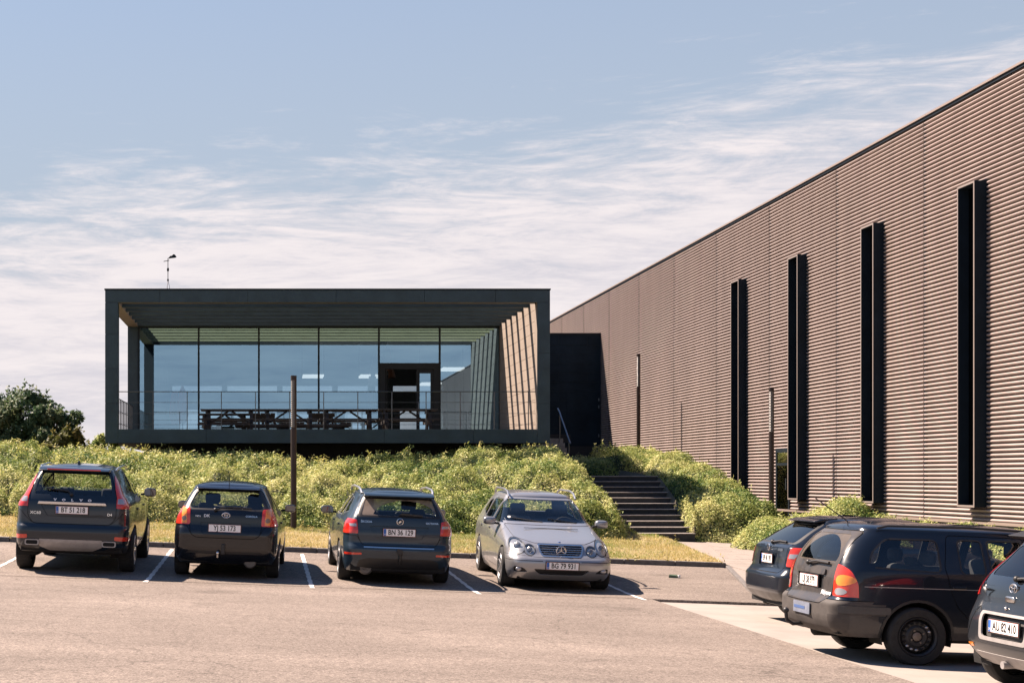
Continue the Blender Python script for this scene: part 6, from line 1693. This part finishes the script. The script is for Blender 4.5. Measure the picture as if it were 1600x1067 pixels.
wiper(car, H, [(0, 1.055), (.2, 1.075), (.42, 1.07)])
for s in (-1, 1): mirror(car, s, 2.6, 1.02, .77, PAINT['blue'])
place(car, 6.58, 20.55, R(89))

# ------------------------------------------------------------------ 6: dusty old estate
S = dict(L=4.44, W=.85, H=1.435, zb=.26, ze=1.345, hood_z=(.75, .95), wr=.297, ww=.19, axles=(.90, 3.48), arch=.055, arch_lip=.028, group=GRP2, wheel_in=.10,
         rear=[(.26, .14), (.34, .04), (.46, .0), (.58, .0), (.62, .03), (.66, .075), (.85, .09), (.98, .12), (1.1, .17), (1.25, .27), (1.345, .38)],
         front=[(.26, 4.35), (.5, 4.44), (.7, 4.38), (.82, 3.9), (.90, 3.4), (.95, 3.25), (1.15, 2.85), (1.345, 2.35)],
         width=[(.26, .80), (.4, .838), (.6, .85), (.80, .842), (.92, .82), (1.0, .785), (1.15, .715), (1.345, .61)],
         rxr=[(.26, .17), (.9, .16), (1.345, .15)], ryr=[(.26, .26), (.9, .22), (1.345, .22)], bow_r=.06, taper_r=[(.26, .955), (1.345, .95)], roof_r=.35,
         bumper_r=rpoly([(-1.2, .1), (1.2, .1), (1.2, .625), (.52, .625), (.46, .57), (-.46, .57), (-.52, .625), (-1.2, .625)], .03), bumper_mat=mat('bumper_dusty', (.055, .048, .044), .75, var=.3, vscale=7),
         tailgate=rpoly([(-.48, .58), (.48, .58), (.56, .66), (.60, .95), (.595, 1.10), (.53, 1.335), (-.53, 1.335), (-.595, 1.10), (-.60, .95), (-.56, .66)], .05), tail_mat=PAINT['dusty'],
         rear_glass=rpoly([(-.54, 1.0), (.54, 1.0), (.47, 1.30), (-.47, 1.30)], .08), rear_glass_mat=glass_mat('car_glass_grime', (.5, .52, .5), .02, dust=.55, dcol=(.25, .215, .185)),
         wiped=[(.04 + .50 * math.cos(R(a)), .985 + .305 * math.sin(R(a))) for a in range(6, 176, 8)],
         doors=[rpoly([(1.22, .80), (1.30, .60), (1.55, .36), (2.05, .30), (2.05, 1.31), (1.25, 1.32), (1.18, 1.0)], .04), rpoly([(2.06, .30), (3.15, .30), (3.2, .92), (2.7, 1.22), (2.06, 1.31)], .04)],
         windscreen=rpoly([(-.66, .98), (.66, .98), (.54, 1.32), (-.54, 1.32)], .05),
         side_glass=[rpoly([(.42, .985), (1.13, .955), (1.13, 1.265), (.62, 1.262), (.46, 1.12)], .055), rpoly([(1.35, .945), (1.59, .945), (1.59, 1.275), (1.35, 1.272)], .045), rpoly([(1.66, .945), (2.02, .945), (2.02, 1.278), (1.66, 1.275)], .03), rpoly([(2.12, .94), (3.05, .93), (2.62, 1.17), (2.12, 1.278)], .04)],
         side_glass_mat=glass_mat('car_glass_light', (.85, .88, .85), .02), seat_f=2.1, seat_r=1.2, dash=3.0, handle_z=.80)
tl = rpoly([(.60, .665), (1.2, .665), (1.2, 1.0), (.72, 1.02), (.60, 1.0)], .03)
S['tail_end'] = rpoly([(.30, .5), (.9, .5), (.9, 1.2), (.02, 1.2), (.02, 1.02), (.15, 1.0), (.235, .93), (.29, .80)], .03)
S['regions'] = [('tail_R', 'rear', tl, .5), ('tail_L', 'rear', mirx(tl), .5), ('ta_R', 'rear', circ((.715, .83), .075, 16, .75), .33), ('ta_L', 'rear', circ((-.715, .83), .075, 16, .75), .33), ('tw_R', 'rear', circ((.70, .715), .062, 16, .6), .33), ('tw_L', 'rear', circ((-.70, .715), .062, 16, .6), .33),
                ('recess', 'rear', rpoly([(-.36, .72), (.36, .72), (.36, .87), (-.36, .87)], .03), .4), ('grip', 'rear', rpoly([(-.40, .865), (.40, .865), (.40, .925), (-.40, .925)], .03), .4),
                ('rub_R', 'R', rpoly([(.10, .50), (.62, .50), (.62, .575), (.10, .575)], .03), None), ('rub_L', 'L', rpoly([(.10, .50), (.62, .50), (.62, .575), (.10, .575)], .03), None),
                ('crease_R', 'R', [(.35, .775), (3.4, .79), (3.4, .797), (.35, .782)], None), ('sill_R', 'R', [(1.25, .2), (3.1, .2), (3.1, .40), (1.28, .40)], None),
                ('qtr_R', 'R', rpoly([(.0, .30), (.52, .30), (.50, .48), (.0, .48)], .01), None)]
car, H = base_car('parked_dusty_estate', 'dusty black old estate car with steel wheels and roof aerial', S, PAINT['blue'], 'steel')
for sd in 'RL':
    patch(H, car, 'tail_' + sd, M_REDB, 'tail_light', .008); patch(H, car, 'ta_' + sd, M_AMBER, 'turn_lamp', .010); patch(H, car, 'tw_' + sd, M_CLEAR, 'reverse_lamp', .010); patch(H, car, 'rub_' + sd, M_PLASTG, 'bumper_strip', .008)
patch(H, car, 'recess', M_PLAST, 'plate_recess', -.02, 0); patch(H, car, 'grip', PAINT['dusty'], 'tailgate_handle', .02, .03)
patch(H, car, 'crease_R', M_SKID, 'side_moulding', .002, .003); patch(H, car, 'sill_R', PAINT['dusty'], 'sill', .0); patch(H, car, 'qtr_R', PAINT['dusty'], 'quarter_valance', 0)
plate(car, H, 'UJ 38 979', 0, .79, dy=.0, band=False)
letters(car, H, 'Mégane', .46, .685, .07, m=M_WHITE)
mb = MB(); mb.box(-.23, .23, -.006, .004, -.06, .06); st = mb.build('bumper_sticker', mat('sticker_pale', (.16, .18, .23), .5, var=.2, vscale=12), car, loc=(.05, H.surf_y(0, .49) - .006, .50))
mb = MB(); mb.box(-.20, .10, -.009, -.007, -.015, .015); mb.build('sticker_band', mat('sticker_blue', (.06, .11, .26), .5), st)
wiper(car, H, [(-.05, .975), (.15, 1.0), (.45, .995)])
MB().tube([(0, .48, 1.415), (0, .44, 1.45), (0, .12, 1.66)], .006, 5).build('aerial', M_PLAST, car)
roof_rail(car, [(.585, .55, 1.375), (.595, .65, 1.40), (.60, 1.5, 1.41), (.60, 2.3, 1.385)], M_PLAST, .012)
mb = MB(); mb.tube([(0, .1, -.05), (0, -.02, -.06), (0, -.09, -.02), (0, -.10, .06)], .02, 8); mb.ball((0, -.10, .085), .032, 10, 8); mb.build('tow_ball', M_PLAST, car, loc=(-.15, .0, .36), smooth=True)
mb = MB(); mb.lathe([(0, .001), (0, .07), (.02, .09), (.4, .09)], 16, 'y'); mb.build('silencer', M_LINER, car, loc=(-.3, .25, .26), smooth=True)
mb = MB(); mb.prism(circ((0, 0), .085, 20), 'x', 0, .004); mb.build('fuel_flap', PAINT['blue'], car, loc=(H.surf_x(1.02, .83) - .001, 1.02, .83), bevel=.003)
for s in (-1, 1): mirror(car, s, 2.75, .98, .80, M_PLAST)
place(car, 5.70, 16.42, R(89))

# ------------------------------------------------------------------ 7: small city car cut by the right edge
S = dict(L=3.46, W=.81, H=1.46, zb=.22, ze=1.375, hood_z=(.80, 1.0), wr=.285, ww=.18, axles=(.50, 2.84), group=GRP2, wheel_in=.12,
         rear=[(.22, .16), (.30, .06), (.42, .0), (.60, .01), (.70, .04), (.78, .07), (.90, .10), (1.0, .15), (1.2, .32), (1.375, .46)],
         front=[(.22, 3.38), (.5, 3.46), (.75, 3.40), (.90, 2.95), (1.0, 2.55), (1.2, 2.15), (1.375, 1.7)],
         width=[(.22, .73), (.38, .79), (.55, .81), (.75, .80), (.9, .765), (1.1, .70), (1.375, .59)],
         rxr=[(.22, .18), (.7, .18), (1.0, .16), (1.375, .12)], ryr=[(.22, .22), (.7, .22), (1.375, .2)], bow_r=.05, taper_r=.975, roof_r=.35,
         glass_surround=rpoly([(-.50, .83), (.50, .83), (.62, .95), (.55, 1.33), (-.55, 1.33), (-.62, .95)], .05), surround_mat=mat('gloss_black', (.006, .007, .009), .06, coat=1.0),
         rear_glass=rpoly([(-.55, 1.02), (.55, 1.02), (.50, 1.30), (-.50, 1.30)], .06), rear_glass_mat=M_CGLASSD,
         side_glass=[rpoly([(.70, 1.06), (1.35, 1.0), (1.35, 1.33), (.9, 1.31)], .03), rpoly([(1.43, .99), (2.3, .97), (1.9, 1.24), (1.43, 1.335)], .03)], side_glass_mat=M_CGLASSD, seat_f=1.6, seat_r=.85, dash=2.4)
tl = rpoly([(.60, .83), (.67, .83), (.74, .95), (.69, 1.18), (.60, 1.33), (.56, 1.33), (.635, 1.0)], .01)
S['regions'] = [('tail_R', 'rear', tl, .6), ('tail_L', 'rear', mirx(tl), .6), ('well', 'rear', rpoly([(-.40, .44), (.40, .44), (.44, .70), (-.44, .70)], .05), .4), ('wellrim', 'rear', rpoly([(-.355, .475), (.355, .475), (.385, .675), (-.385, .675)], .04), .4),
                ('seam_R', 'rear', [(.44, .70), (.50, .74), (.56, .68), (.66, .46), (.645, .455), (.55, .665), (.50, .725), (.44, .69)], .6), ('seam_L', 'rear', mirx([(.44, .70), (.50, .74), (.56, .68), (.66, .46), (.645, .455), (.55, .665), (.50, .725), (.44, .69)]), .6),
                ('refl_R', 'rear', rpoly([(.53, .36), (.64, .355), (.64, .39), (.53, .395)], .008), .6), ('refl_L', 'rear', mirx(rpoly([(.53, .36), (.64, .355), (.64, .39), (.53, .395)], .008)), .6),
                ('valance', 'rear', rpoly([(-.60, .2), (.60, .2), (.55, .325), (-.55, .325)], .02), .6)]
car, H = base_car('parked_city_car', 'anthracite city car cut off by the right edge of the picture', S, PAINT['anth'], '5')
for sd in 'RL': patch(H, car, 'tail_' + sd, M_REDL, 'tail_light', .010); patch(H, car, 'seam_' + sd, M_GAP, 'shut_line', -.004, 0); patch(H, car, 'refl_' + sd, M_AMBER, 'reflector', .004)
patch(H, car, 'well', M_SKID, 'plate_surround', .006); patch(H, car, 'wellrim', M_PLASTG, 'plate_recess', -.04, 0); patch(H, car, 'valance', M_SKID, 'lower_valance', .004)
plate(car, H, 'AU 82 410', 0, .575, dy=-.02)
ring_badge(car, H, 0, .925, .062, 'ovals')
rbox('tailgate_grip', M_CHROME, car, -.07, .07, H.surf_y(0, .83) - .02, H.surf_y(0, .83) + .02, .80, .855, .012)
mb = MB(); mb.ball((0, 0, 0), .016, 8, 6); mb.build('tailgate_lock', M_CHROME, car, loc=(-.02, H.surf_y(0, .74) - .004, .745))
mb = MB(); mb.prism([(.30, 1.385), (.36, 1.355), (.6, 1.37), (.75, 1.435), (.45, 1.43)], 'x', -.52, .52); mb.build('spoiler', M_PLAST, car, bevel=.015, smooth=True)
wiper(car, H, [(0, 1.01), (.2, 1.03), (.42, 1.02)])
bar_part('aerial', M_PLAST, car, [(0, 1.5, 1.455), (0, 1.46, 1.49), (0, .95, 1.80)], .005, 5)
mb = MB(); mb.tube([(0, 0, 0), (0, .3, .02)], .035, 10); mb.build('exhaust', M_SKID, car, loc=(-.05, .05, .24), smooth=True)
for s in (-1, 1): mirror(car, s, 2.2, 1.0, .74, PAINT['anth'])
place(car, 6.49, 13.60, R(87.5))

# ------------------------------------------------------------------ litter on the asphalt
p = at(1052, 906, 27.3)
gz_ = Gs(p.x, 27.3) + .005
e = empty('crushed_carton', (p.x, 27.3, gz_)); tag(e, 'crushed green and white drink carton lying on the asphalt bay', 'litter')
mb = MB(); mb.add([(-.09, -.03, 0), (.06, -.04, 0), (.09, .03, 0), (-.07, .04, 0), (-.08, -.02, .05), (.05, -.03, .035), (.08, .02, .05), (-.06, .03, .06)], [(0, 3, 2, 1), (4, 5, 6, 7), (0, 1, 5, 4), (1, 2, 6, 5), (2, 3, 7, 6), (3, 0, 4, 7)])
mb.build('carton', mat('carton_green', (.08, .12, .07), .5), e)
mb = MB(); mb.box(.085, .12, -.03, .03, 0, .05); mb.build('carton_flap', M_WHITE, e)
